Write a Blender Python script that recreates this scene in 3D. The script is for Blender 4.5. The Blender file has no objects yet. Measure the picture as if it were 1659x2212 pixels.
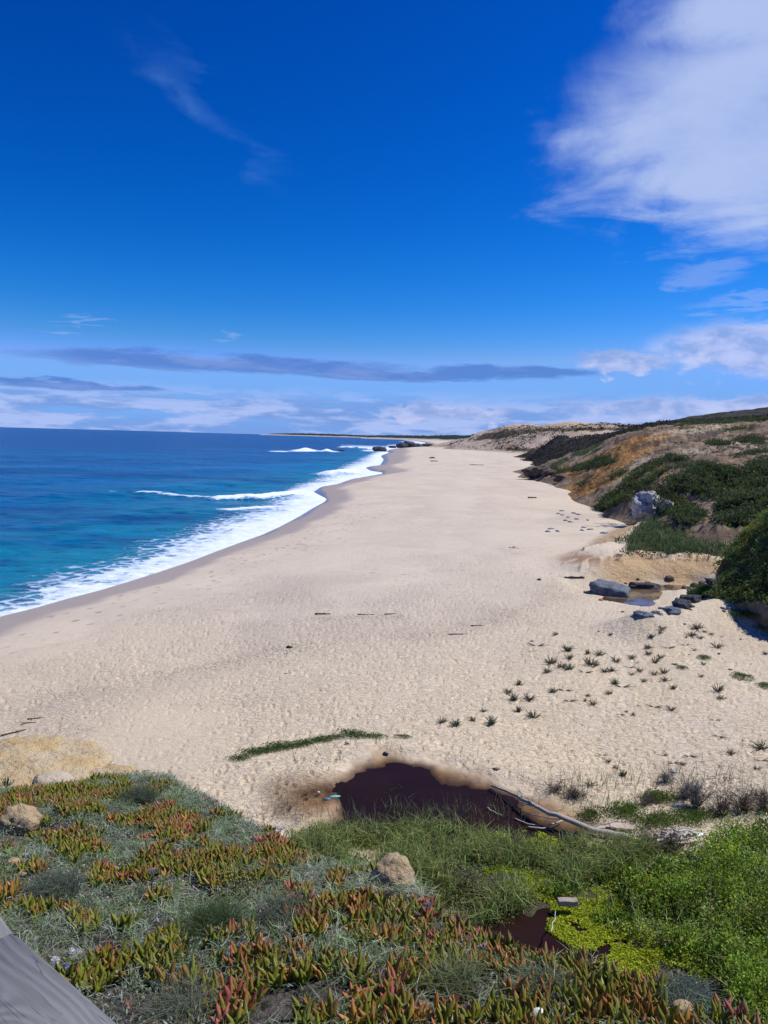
import bpy, bmesh, math, random
import numpy as np
from mathutils import Matrix, Vector, noise as mnoise

random.seed(7); RNG = np.random.default_rng(7)
scene = bpy.context.scene
COL = scene.collection
R = math.radians

# ------------------------------------------------------------------ camera
CAM = np.array([0.0, 0.0, 13.0])
F, W2, H2 = 1661.0, 829.5, 1106.0          # focal length and centre, in units of a 1659 x 2212 picture
PITCH, ROLL = R(5.57), R(1.53)
_fw = np.array([0, math.cos(PITCH), -math.sin(PITCH)])
_r0 = np.array([1.0, 0, 0]); _u0 = np.cross(_r0, _fw)
XC = math.cos(ROLL) * _r0 + math.sin(ROLL) * _u0
YC = -math.sin(ROLL) * _r0 + math.cos(ROLL) * _u0
cd = bpy.data.cameras.new('camera'); cam = bpy.data.objects.new('camera', cd); COL.objects.link(cam)
cd.sensor_fit = 'HORIZONTAL'; cd.sensor_width = 36; cd.lens = 36 * F / (2 * W2)
cd.clip_start = 0.05; cd.clip_end = 60000
cam.matrix_world = Matrix(((XC[0], YC[0], -_fw[0], CAM[0]), (XC[1], YC[1], -_fw[1], CAM[1]), (XC[2], YC[2], -_fw[2], CAM[2]), (0, 0, 0, 1)))
scene.camera = cam

# ------------------------------------------------------------------ tiny node language
class V:
    def __init__(s, nt, sock): s.nt, s.s = nt, sock
    def _m(s, op, *a, clamp=False):
        n = s.nt.nodes.new('ShaderNodeMath'); n.operation = op; n.use_clamp = clamp
        for i, v in enumerate((s,) + a): put(s.nt, n.inputs[i], v)
        return V(s.nt, n.outputs[0])
    def __add__(s, o): return s._m('ADD', o)
    __radd__ = __add__
    def __sub__(s, o): return s._m('SUBTRACT', o)
    def __rsub__(s, o): return (s * -1.0) + o
    def __mul__(s, o): return s._m('MULTIPLY', o)
    __rmul__ = __mul__
    def __truediv__(s, o): return s._m('DIVIDE', o)
    def max(s, o): return s._m('MAXIMUM', o)
    def min(s, o): return s._m('MINIMUM', o)
    def abs(s): return s._m('ABSOLUTE')
    def pow(s, o): return s._m('POWER', o)
    def sqrt(s): return s._m('SQRT')
    def ss(s, a, b, lo=0.0, hi=1.0):
        n = s.nt.nodes.new('ShaderNodeMapRange'); n.interpolation_type = 'SMOOTHSTEP'
        put(s.nt, n.inputs[0], s); put(s.nt, n.inputs[1], a); put(s.nt, n.inputs[2], b); put(s.nt, n.inputs[3], lo); put(s.nt, n.inputs[4], hi)
        return V(s.nt, n.outputs[0])
def put(nt, inp, v):
    if isinstance(v, V): nt.links.new(v.s, inp)
    elif isinstance(v, tuple) and len(v) == 3 and inp.type == 'RGBA': inp.default_value = (*v, 1)
    else: inp.default_value = v
def mix(nt, f, a, b):
    n = nt.nodes.new('ShaderNodeMix'); n.data_type = 'RGBA'
    put(nt, n.inputs[0], f); put(nt, n.inputs[6], a); put(nt, n.inputs[7], b)
    return V(nt, n.outputs[2])
def comb(nt, x, y, z):
    n = nt.nodes.new('ShaderNodeCombineXYZ')
    for i, v in enumerate((x, y, z)): put(nt, n.inputs[i], v)
    return V(nt, n.outputs[0])
def sep(nt, v):
    n = nt.nodes.new('ShaderNodeSeparateXYZ'); put(nt, n.inputs[0], v)
    return [V(nt, o) for o in n.outputs]
def noise(nt, vec, scale, detail=4, rough=0.5, dist=0.0, color=False):
    n = nt.nodes.new('ShaderNodeTexNoise'); n.noise_dimensions = '3D'
    put(nt, n.inputs['Vector'], vec); n.inputs['Scale'].default_value = scale; n.inputs['Detail'].default_value = detail
    n.inputs['Roughness'].default_value = rough; n.inputs['Distortion'].default_value = dist
    return V(nt, n.outputs[1 if color else 0])
def voro(nt, vec, scale, feature='F1', out=0, rnd=1.0):
    n = nt.nodes.new('ShaderNodeTexVoronoi'); n.feature = feature
    put(nt, n.inputs['Vector'], vec); n.inputs['Scale'].default_value = scale; n.inputs['Randomness'].default_value = rnd
    return V(nt, n.outputs[out])
def attr(nt, name, color=False):
    n = nt.nodes.new('ShaderNodeAttribute'); n.attribute_name = name
    return V(nt, n.outputs['Color' if color else 'Fac'])
def geo_pos(nt):
    return V(nt, nt.nodes.new('ShaderNodeNewGeometry').outputs['Position'])
def obj_pos(nt):
    return V(nt, nt.nodes.new('ShaderNodeTexCoord').outputs['Object'])
def vmul(nt, vec, t):
    n = nt.nodes.new('ShaderNodeVectorMath'); n.operation = 'MULTIPLY'; put(nt, n.inputs[0], vec); n.inputs[1].default_value = t
    return V(nt, n.outputs[0])
def bump(nt, h, strength=0.5, dist=0.05, normal=None):
    n = nt.nodes.new('ShaderNodeBump'); n.inputs['Strength'].default_value = strength; n.inputs['Distance'].default_value = dist
    put(nt, n.inputs['Height'], h)
    if normal: put(nt, n.inputs['Normal'], normal)
    return V(nt, n.outputs[0])
def material(name, build=None, color=(.5, .5, .5), rough=0.8, spec=0.3):
    m = bpy.data.materials.new(name); m.use_nodes = True; nt = m.node_tree; b = nt.nodes['Principled BSDF']
    b.inputs['Base Color'].default_value = (*color, 1); b.inputs['Roughness'].default_value = rough; b.inputs['Specular IOR Level'].default_value = spec
    if build:
        for k, v in build(nt).items(): put(nt, b.inputs[k], v)
    return m

# ------------------------------------------------------------------ world: sky with clouds
SUN_EL, SUN_AZ = R(54), R(76)             # azimuth measured from +Y (view direction) towards +X
SUN_DIR = Vector((math.sin(SUN_AZ) * math.cos(SUN_EL), math.cos(SUN_AZ) * math.cos(SUN_EL), math.sin(SUN_EL)))
world = bpy.data.worlds.new('World'); scene.world = world; world.use_nodes = True
nt = world.node_tree; nt.nodes.clear()
SKY_STRENGTH = 0.1
def build_sky():
    sky = nt.nodes.new('ShaderNodeTexSky'); sky.sky_type = 'NISHITA'; sky.sun_disc = False
    sky.sun_elevation = SUN_EL; sky.sun_rotation = SUN_AZ; sky.altitude = 0; sky.air_density = 1.0; sky.dust_density = 0.3; sky.ozone_density = 3.0
    hs = nt.nodes.new('ShaderNodeHueSaturation'); hs.inputs['Saturation'].default_value = 1.35; hs.inputs['Value'].default_value = 1.0
    nt.links.new(sky.outputs[0], hs.inputs['Color'])
    d0 = V(nt, nt.nodes.new('ShaderNodeTexCoord').outputs['Generated']); el_early = sep(nt, d0)[2]._m('ARCSINE') * (180 / math.pi)
    cr, cg, cb = [V(nt, o) for o in (lambda n: (nt.links.new(hs.outputs[0], n.inputs[0]), n.outputs)[1])(nt.nodes.new('ShaderNodeSeparateColor'))]
    cc = nt.nodes.new('ShaderNodeCombineColor')      # the deep, clear, saturated blue of this sky
    put(nt, cc.inputs[0], (cr.min(3.0) / 2.09).pow(3.0) * 0.65); put(nt, cc.inputs[1], (cg.min(5.3) / 4.29).pow(1.49) * 3.14); put(nt, cc.inputs[2], (cb.min(8.2).max(el_early.ss(12.0, 5.0, 0.0, 6.9)) / 6.65).pow(1.41) * 8.8)
    base = V(nt, cc.outputs[0])
    d = V(nt, nt.nodes.new('ShaderNodeTexCoord').outputs['Generated'])
    x, y, z = sep(nt, d)
    az = x._m('ARCTAN2', y) * (180 / math.pi); el = z._m('ARCSINE') * (180 / math.pi)
    c = base
    def ell(cx, cy, rx, ry, wx, wy):       # 1 at the centre, 0 on the rim, negative outside; angles in degrees
        return 1.0 - (((wx - cx) / rx).pow(2) + ((wy - cy) / ry).pow(2)).sqrt()
    # high cirrus sheet: noise in the plane the cloud lies in
    inv = 1.0 / z.max(0.03) if False else (z.max(0.03)).pow(-1.0)
    plane = comb(nt, x * inv, y * inv, 0.0)
    n_big = noise(nt, plane, 1.6, 6, 0.6, 0.8); n_fine = noise(nt, plane, 2.6, 7, 0.56, 0.6) * 0.45 + noise(nt, d, 11.0, 7, 0.58, 0.4) * 0.55
    waz = az + (n_fine - 0.5) * 5.0 + (n_big - 0.5) * 8.0; wel = el + (n_fine - 0.5) * 3.2 + (n_big - 0.5) * 4.5
    m = ell(28.0, 20.0, 19.5, 8.2, waz, wel).max(ell(28.5, 30, 15.0, 10.0, waz, wel)).max(ell(30, 17.0, 11.0, 3.2, waz, wel))
    big = (m + (n_fine - 0.5) * 0.55).ss(-0.03, 0.50) * (n_big * 0.6 + n_fine * 0.6).ss(0.25, 0.75, 0.55, 1.0)
    c = mix(nt, big * 0.9, c, (4.8, 5.9, 8.9))
    # thin wisp high up on the sea side
    t = (waz + 13.0) * 0.62 + (wel - 21.5) * 0.78; u = (waz + 13.0) * 0.78 - (wel - 21.5) * 0.62
    wisp = (1.0 - (u / 8.0).pow(2)).max(0.0) * (1.0 - (t / (1.5 - u * 0.1)).abs()).max(0.0) * n_fine.ss(0.38, 0.72)
    c = mix(nt, wisp * 0.28, c, (2.0, 4.4, 9.0))
    # low layered bands: noise stretched along the horizon
    lay = comb(nt, az * 0.07, el * 0.55, 3.1); lay2 = comb(nt, az * 0.20, el * 1.15, 7.7)
    nl = noise(nt, lay, 1.3, 6, 0.55, 0.3); nl2 = noise(nt, lay2, 1.0, 7, 0.6, 0.2)
    hz = el.ss(3.9, 1.6) * (nl2 * 0.7 + nl * 0.5).ss(0.42, 0.60)
    hz = hz.max(el.ss(1.7, 0.4) * 0.75)
    c = mix(nt, hz * 0.8, c, mix(nt, nl2.ss(0.40, 0.58), (1.9, 3.2, 7.0), (4.5, 5.5, 9.0)))
    # long grey-blue band
    wel2 = el + (nl2 - 0.5) * 1.5; waz2 = az + (nl - 0.5) * 6
    band = ell(-12.0, 4.95, 17.0, 0.72, waz2, wel2).max(ell(1.0, 4.55, 12.0, 0.50, waz2, wel2)).max(ell(9.0, 4.9, 8.0, 0.60, waz2, wel2)).max(ell(-22, 3.0, 7, 0.35, waz2, wel2))
    band = band.ss(0.0, 0.45)
    c = mix(nt, band * 0.85, c, mix(nt, nl2.ss(0.45, 0.7), (0.9, 2.2, 6.3), (1.9, 3.0, 6.9)))
    # cumulus bank over the land
    lump = noise(nt, comb(nt, az * 0.45, el * 0.9, 1.3), 1.0, 7, 0.58, 0.3)
    wc = el + (lump - 0.5) * 3.0
    cum = ell(28.0, 6.6, 11.0, 2.4, az + (lump - 0.5) * 5, wc).max(ell(17.0, 5.6, 4.0, 0.9, az, wc)).max(ell(4.5, 1.9, 6.5, 0.8, az, wc)).max(ell(25, 2.4, 15, 1.1, az, wc)).max(ell(-60, 4, 22, 2, az, wc))
    cum = cum.ss(0.0, 0.4)
    c = mix(nt, cum * 0.8, c, mix(nt, lump.ss(0.35, 0.65), (2.8, 4.0, 7.6), (5.6, 6.2, 9.3)))
    small = ell(24.5, 9.3, 5.0, 0.5, waz, wel).max(ell(-21.5, 7.2, 2.6, 0.3, waz, wel)).max(ell(-11.5, 7.0, 1.2, 0.35, waz, wel)).max(ell(22, 11.5, 3.5, 0.9, waz, wel)).ss(0.0, 0.8)
    c = mix(nt, small * 0.28, c, (4.6, 5.6, 9.2))
    bg = nt.nodes.new('ShaderNodeBackground'); put(nt, bg.inputs[0], c); bg.inputs[1].default_value = SKY_STRENGTH
    out = nt.nodes.new('ShaderNodeOutputWorld'); nt.links.new(bg.outputs[0], out.inputs[0])
build_sky()
sl = bpy.data.lights.new('sun', 'SUN'); sun = bpy.data.objects.new('sun', sl); COL.objects.link(sun)
sl.energy = 5.0; sl.angle = R(0.53); sl.color = (1.0, 0.955, 0.88)
sun.rotation_euler = SUN_DIR.to_track_quat('Z', 'Y').to_euler(); sun.location = (20, 10, 60)
vs = scene.view_settings; vs.view_transform = 'Standard'; vs.look = 'None'; vs.gamma = 1; vs.exposure = 0.0; vs.use_curve_mapping = False

# ------------------------------------------------------------------ geometry helpers
def ray(px, py):
    d = _fw + XC * ((px - W2) / F) + YC * ((H2 - py) / F)
    return d / np.linalg.norm(d)
def up(px, py, z):
    """world point where the sight line through picture point (px, py) meets height z"""
    d = ray(px, py); t = (z - CAM[2]) / d[2]
    return CAM + d * t
def at_r(px, py, r):
    """world point on that sight line at horizontal distance r"""
    d = ray(px, py); return CAM + d * (r / math.hypot(d[0], d[1]))
def proj(x, y, z):
    v = np.stack([x - CAM[0], y - CAM[1], z - CAM[2]], -1)
    dz = np.maximum(v @ _fw, 1e-3)
    return W2 + F * (v @ XC) / dz, H2 - F * (v @ YC) / dz
def hsh(ix, iy, k=0):
    n = (ix.astype(np.int64) * 374761393 + iy.astype(np.int64) * 668265263 + k * 974634777) & 0x7fffffff
    n = ((n ^ (n >> 13)) * 1274126177) & 0x7fffffff
    return ((n ^ (n >> 16)) & 0xffff) / 65535.0
def vnoise(x, y, k=0):
    x0 = np.floor(x); y0 = np.floor(y); fx = x - x0; fy = y - y0
    fx = fx * fx * fx * (fx * (fx * 6 - 15) + 10); fy = fy * fy * fy * (fy * (fy * 6 - 15) + 10)
    x0 = x0.astype(np.int64); y0 = y0.astype(np.int64)
    a = hsh(x0, y0, k); b = hsh(x0 + 1, y0, k); c = hsh(x0, y0 + 1, k); d = hsh(x0 + 1, y0 + 1, k)
    return (a + (b - a) * fx) * (1 - fy) + (c + (d - c) * fx) * fy
def fbm(x, y, s=1.0, o=4, k=0, rough=0.5):
    t = 0; a = 1; n = 0; x = np.asarray(x, float) / s; y = np.asarray(y, float) / s
    for i in range(o):
        t = t + a * vnoise(x, y, k + i * 17); n += a; a *= rough; x = x * 2.03 + 5.3; y = y * 2.03 + 9.1
    return t / n
def sstep(x, a, b):
    t = np.clip((x - a) / (b - a), 0, 1); return t * t * (3 - 2 * t)
def seg_dist(x, y, P, closed=False):
    P = np.asarray(P, float); Q = np.roll(P, -1, 0) if closed else P[1:]; A = P if closed else P[:-1]
    best = np.full(np.shape(x), 1e18)
    for (ax, ay), (bx, by) in zip(A[:, :2], Q[:, :2]):
        dx, dy = bx - ax, by - ay; L = dx * dx + dy * dy + 1e-12
        t = np.clip(((x - ax) * dx + (y - ay) * dy) / L, 0, 1)
        best = np.minimum(best, (x - ax - t * dx) ** 2 + (y - ay - t * dy) ** 2)
    return np.sqrt(best)
def inside(x, y, P):
    P = np.asarray(P, float); r = np.zeros(np.shape(x), bool); Q = np.roll(P, -1, 0)
    for (ax, ay), (bx, by) in zip(P[:, :2], Q[:, :2]):
        if ay == by: continue
        c = ((ay > y) != (by > y)) & (x < (bx - ax) * (y - ay) / (by - ay) + ax); r ^= c
    return r
def sdpoly(x, y, P):
    d = seg_dist(x, y, P, True); return np.where(inside(x, y, P), -d, d)

def link(name, me, mat=None, parent=None, kind=None):
    o = bpy.data.objects.new(name, me); COL.objects.link(o)
    if mat and not me.materials: me.materials.append(mat)
    if parent: o.parent = parent
    if kind: o['kind'] = kind
    return o
def tag(o, label, cat, group=None):
    o['label'] = label; o['category'] = cat
    if group: o['group'] = group
    return o
def np_mesh(name, v, faces, attrs=None, smooth=True):
    """faces: list of int arrays (n x 3 or n x 4)"""
    me = bpy.data.meshes.new(name); v = np.asarray(v, np.float32)
    me.vertices.add(len(v)); me.vertices.foreach_set('co', v.ravel())
    faces = [f for f in faces if len(f)]
    loops = np.concatenate([f.ravel() for f in faces]).astype(np.int32)
    tot = np.concatenate([np.full(len(f), f.shape[1], np.int32) for f in faces]); st = np.concatenate([[0], np.cumsum(tot)[:-1]]).astype(np.int32)
    me.loops.add(len(loops)); me.loops.foreach_set('vertex_index', loops)
    me.polygons.add(len(tot)); me.polygons.foreach_set('loop_start', st)
    try: me.polygons.foreach_set('loop_total', tot)
    except Exception: pass
    me.polygons.foreach_set('use_smooth', np.full(len(tot), smooth, bool))
    for k, a in (attrs or {}).items():
        a = np.asarray(a, np.float32)
        if a.ndim == 1: me.attributes.new(k, 'FLOAT', 'POINT').data.foreach_set('value', a)
        else:
            if a.shape[1] == 3: a = np.concatenate([a, np.ones((len(a), 1), np.float32)], 1)
            me.attributes.new(k, 'FLOAT_COLOR', 'POINT').data.foreach_set('color', a.ravel())
    me.update(calc_edges=True); me.validate()
    return me
def grid_mesh(name, X, Y, Z, keep=None, attrs=None):
    """X, Y, Z: rows x cols"""
    n, m = X.shape; idx = np.arange(n * m).reshape(n, m)
    q = np.stack([idx[:-1, :-1], idx[:-1, 1:], idx[1:, 1:], idx[1:, :-1]], -1).reshape(-1, 4)
    v = np.stack([X, Y, Z], -1).reshape(-1, 3); at = {k: np.asarray(a).reshape(n * m, -1).squeeze(-1) if np.ndim(a) == 2 else np.asarray(a).reshape(n * m, -1) for k, a in (attrs or {}).items()}
    if keep is not None:
        k = keep.ravel(); q = q[k[q].any(1)]
        used = np.zeros(n * m, bool); used[q.ravel()] = True; new = np.cumsum(used) - 1
        v = v[used]; q = new[q]; at = {a: b[used] for a, b in at.items()}
    return np_mesh(name, v, [q], at)
def polar(a0, a1, na, rr):
    a = np.radians(np.linspace(a0, a1, na)); A, RR = np.meshgrid(a, rr); return RR * np.sin(A), RR * np.cos(A)

# ------------------------------------------------------------------ shoreline and beach
SHORE_D = [(-700, 1560), (-300, 1435), (-150, 1385), (0, 1330), (70, 1313), (140, 1293), (210, 1275), (280, 1254), (340, 1235), (400, 1215), (460, 1192), (520, 1170), (560, 1156), (600, 1138), (640, 1117),
           (668, 1100), (698, 1084), (703, 1078), (674, 1063), (690, 1052), (727, 1045.5), (758, 1035), (833, 1022), (797, 1016.7), (786, 1009), (820, 1005), (828, 992), (820, 985),
           (840, 978), (833, 974), (846, 970), (927, 962), (917, 956), (896, 952.5), (870, 949.3), (831, 947.2)]
SHORE = np.array([up(a, b, 0.03)[:2] for a, b in SHORE_D])
SEA_POLY = np.vstack([SHORE, [[-3000, 30000], [-60000, 30000], [-60000, -2000], [SHORE[0][0], -2000]]])
def shore_s(x, y):
    d = seg_dist(x, y, SHORE); return np.where(inside(x, y, SEA_POLY), -d, d)
def beach_profile(s):
    return np.where(s > 0, 2.7 * (1 - np.exp(-np.maximum(s, 0) / 15)) + np.minimum(np.maximum(s, 0), 60) * 0.004, s * 0.12)
def P(pts, z): return np.array([up(a, b, z)[:2] for a, b in pts])
POND = P([(735, 1775), (738, 1735), (752, 1695), (790, 1660), (830, 1642), (900, 1648), (960, 1668), (1020, 1690), (1080, 1705), (1150, 1735), (1220, 1765), (1265, 1790), (1230, 1815), (1100, 1812), (950, 1805), (830, 1800), (740, 1790)], 2.5)
MARSH = P([(900, 1800), (1100, 1800), (1240, 1835), (1330, 1880), (1430, 1950), (1560, 2080), (1560, 2250), (1300, 2250), (1000, 2100), (900, 1950)], 2.5)
PLATEAU = P([(1185, 1196), (1260, 1202), (1335, 1198), (1385, 1190), (1450, 1198), (1500, 1197), (1570, 1205), (1680, 1195), (1800, 1130), (1500, 1085), (1380, 1130), (1330, 1165)], 3.85)
PIT = P([(1235, 1264), (1330, 1257), (1440, 1261), (1545, 1268), (1530, 1295), (1440, 1312), (1385, 1326), (1300, 1306), (1240, 1288)], 2.0)
DUNE_RIDGE = P([(1395, 1332), (1470, 1322), (1560, 1304), (1640, 1318), (1800, 1340)], 3.6)
POND_Z = 2.42
POOL = P([(1300, 1299), (1330, 1275), (1370, 1263), (1480, 1261), (1505, 1268), (1430, 1277), (1415, 1300), (1392, 1313), (1340, 1309)], 1.9)
POOL_Z = 1.85
def pool_d(x, y): return sdpoly(x, y, PIT)
def zbeach(x, y, detail=False):
    s = shore_s(x, y); z = beach_profile(s)
    near = (np.hypot(x, y) < 130)
    if np.ndim(x) == 0 or near.any():
        sp = sdpoly(x, y, POND); wn = (fbm(x, y, 1.6, 4, 33) - .5); z = z + (POND_Z + 0.17 * np.clip(sp + wn * 2.0, -3, 3) + wn * .12 - z) * (1 - sstep(sp, 0.2, 2.4))
        sm = sdpoly(x, y, MARSH); z = z + (POND_Z + 0.06 + wn * .5 - z) * (1 - sstep(sm, -0.5, 1.5)) * sstep(sp, -.2, .6)
        w = (fbm(x, y, 2.2, 3, 31) - 0.5) * 1.3
        w = w + (fbm(x, y, .7, 3, 36) - .5) * .9; sl = sdpoly(x, y, PLATEAU) + w
        ampl = 1.9 * sstep(x, up(1195, 1192, 4)[0] - 1, up(1330, 1192, 4)[0])
        si = sdpoly(x, y, PIT); z = z + (2.0 - z) * sstep(-si, -1.2, 1.0)
        z = z + np.maximum(3.85 + w * .15 - z, 0) * ampl / 1.9 * (0.62 * sstep(-sl, -2.8, 0.1) + 0.38 * sstep(-sl, -0.12, 0.10))
        so = sdpoly(x, y, POOL); z = z + (POOL_Z + 0.10 * np.clip(so + wn * 1.6, -3, 3) - z) * (1 - sstep(so, 0.3, 1.6))
        dr = seg_dist(x, y, DUNE_RIDGE); z = z + 1.1 * np.exp(-(dr / 1.9) ** 2)
    z = z + (fbm(x, y, 14.0, 3, 5) - 0.5) * 0.45 * sstep(s, 3, 15)
    return z
def footprints(x, y, cell, seed, prob):
    """height of trampled dimples; each cell may hold one, turned at random"""
    out = np.zeros_like(x); cx = np.floor(x / cell).astype(np.int64); cy = np.floor(y / cell).astype(np.int64)
    for i in (-1, 0, 1):
        for j in (-1, 0, 1):
            gx, gy = cx + i, cy + j
            px = (gx + hsh(gx, gy, seed)) * cell; py = (gy + hsh(gx, gy, seed + 1)) * cell
            th = (hsh(gx, gy, seed + 2) - 0.5) * 2.2 + 1.2; dx, dy = x - px, y - py
            a = (dx * np.cos(th) + dy * np.sin(th)) / 0.17; b = (-dx * np.sin(th) + dy * np.cos(th)) / 0.085
            q = np.sqrt(a * a + b * b); on = hsh(gx, gy, seed + 3) < prob
            h = np.where(q < 1.7, -np.exp(-(q / 0.9) ** 6) + 0.25 * np.exp(-((q - 1.2) / 0.25) ** 2), 0)
            out += np.where(on, h, 0)
    return out

def mat_sand(nt):
    p = geo_pos(nt); s = attr(nt, 'shore'); wet = attr(nt, 'wet'); amber = attr(nt, 'amber'); veg = attr(nt, 'veg'); red = attr(nt, 'red'); tr = attr(nt, 'tramp')
    n1 = noise(nt, p, 0.12, 5, 0.55); n2 = noise(nt, p, 1.6, 6, 0.65); n3 = noise(nt, p, 9.0, 5, 0.7); grain = noise(nt, p, 60.0, 3, 0.6)
    c = mix(nt, attr(nt, 'warm'), (0.585, 0.505, 0.405), (0.625, 0.52, 0.36))
    c = mix(nt, n1.ss(0.35, 0.7) * 0.35, c, (0.40, 0.335, 0.27))
    xs, ys, zs = sep(nt, p); tide = noise(nt, comb(nt, s * 0.16 + (n1 - 0.5) * 2.5, xs * 0.012, ys * 0.012), 1.0, 5, 0.6)
    c = mix(nt, tide.ss(0.50, 0.66) * 0.24, c, (0.39, 0.325, 0.275)); c = mix(nt, tide.ss(0.44, 0.32) * 0.35, c, (0.66, 0.575, 0.46))
    c = mix(nt, (n2 * 0.4 + n3 * 0.6).ss(0.52, 0.64) * 0.42, c, (0.31, 0.255, 0.20)); c = mix(nt, noise(nt, vmul(nt, p, (.8, 1.6, 1)), 5.5, 3, 0.6).ss(0.635, 0.70) * tr * 0.7, c, (0.19, 0.15, 0.115))  # dark strokes on trampled sand paint the shade inside footprints
    c = mix(nt, grain.ss(0.58, 0.72) * 0.25, c, (0.26, 0.20, 0.15))
    c = mix(nt, attr(nt, 'wrack') * n3.ss(0.5, 0.6) * 0.8, c, (0.11, 0.085, 0.065))
    c = mix(nt, voro(nt, vmul(nt, p, (1, .75, 1)), 1.0).ss(0.30, 0.20) * attr(nt, 'trail') * (n2 * 1.0).ss(0.4, 0.6) * 0.7, c, (0.22, 0.175, 0.135))  # distant footprints: their shade painted as dark dots, no dimples there
    c = mix(nt, red * 0.85, c, (0.32, 0.165, 0.085))
    c = mix(nt, attr(nt, 'scarp') * n2.ss(0.15, 0.5) * 0.95, c, (0.56, 0.395, 0.22))
    c = mix(nt, amber * 0.9, c, mix(nt, n2.ss(0.35, 0.6), (0.27, 0.15, 0.055), (0.15, 0.075, 0.03)))
    c = mix(nt, (veg + (n2 - 0.5) * 0.5).ss(0.35, 0.65), c, mix(nt, n2, (0.05, 0.055, 0.03), (0.10, 0.09, 0.05)))
    c = mix(nt, wet, c, mix(nt, n1, (0.375, 0.325, 0.285), (0.34, 0.285, 0.245)))
    c = mix(nt, sep(nt, p)[2].ss(POND_Z + 0.12, POND_Z - 0.01) * amber, c, (0.045, 0.022, 0.014))
    film = attr(nt, 'film')
    c = mix(nt, film, c, (0.16, 0.13, 0.13))
    rough = (0.9 - wet * 0.35 - film * 0.42)
    st = noise(nt, vmul(nt, p, (1.0, 1.6, 1.0)), 3.2, 4, 0.55, 0.6); h = n3 * 0.22 + n2 * 0.35 + (st - 0.5).abs().min(0.09) * tr * 3.2 + grain * 0.06
    return {'Base Color': c, 'Roughness': rough, 'Specular IOR Level': film * 0.5 + 0.12, 'Normal': bump(nt, h + n2 * attr(nt, 'scarp') * 4.0 + n3 * attr(nt, 'scarp') * 1.5, 0.85, 0.12)}
M_SAND = material('sand', mat_sand)

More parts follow.
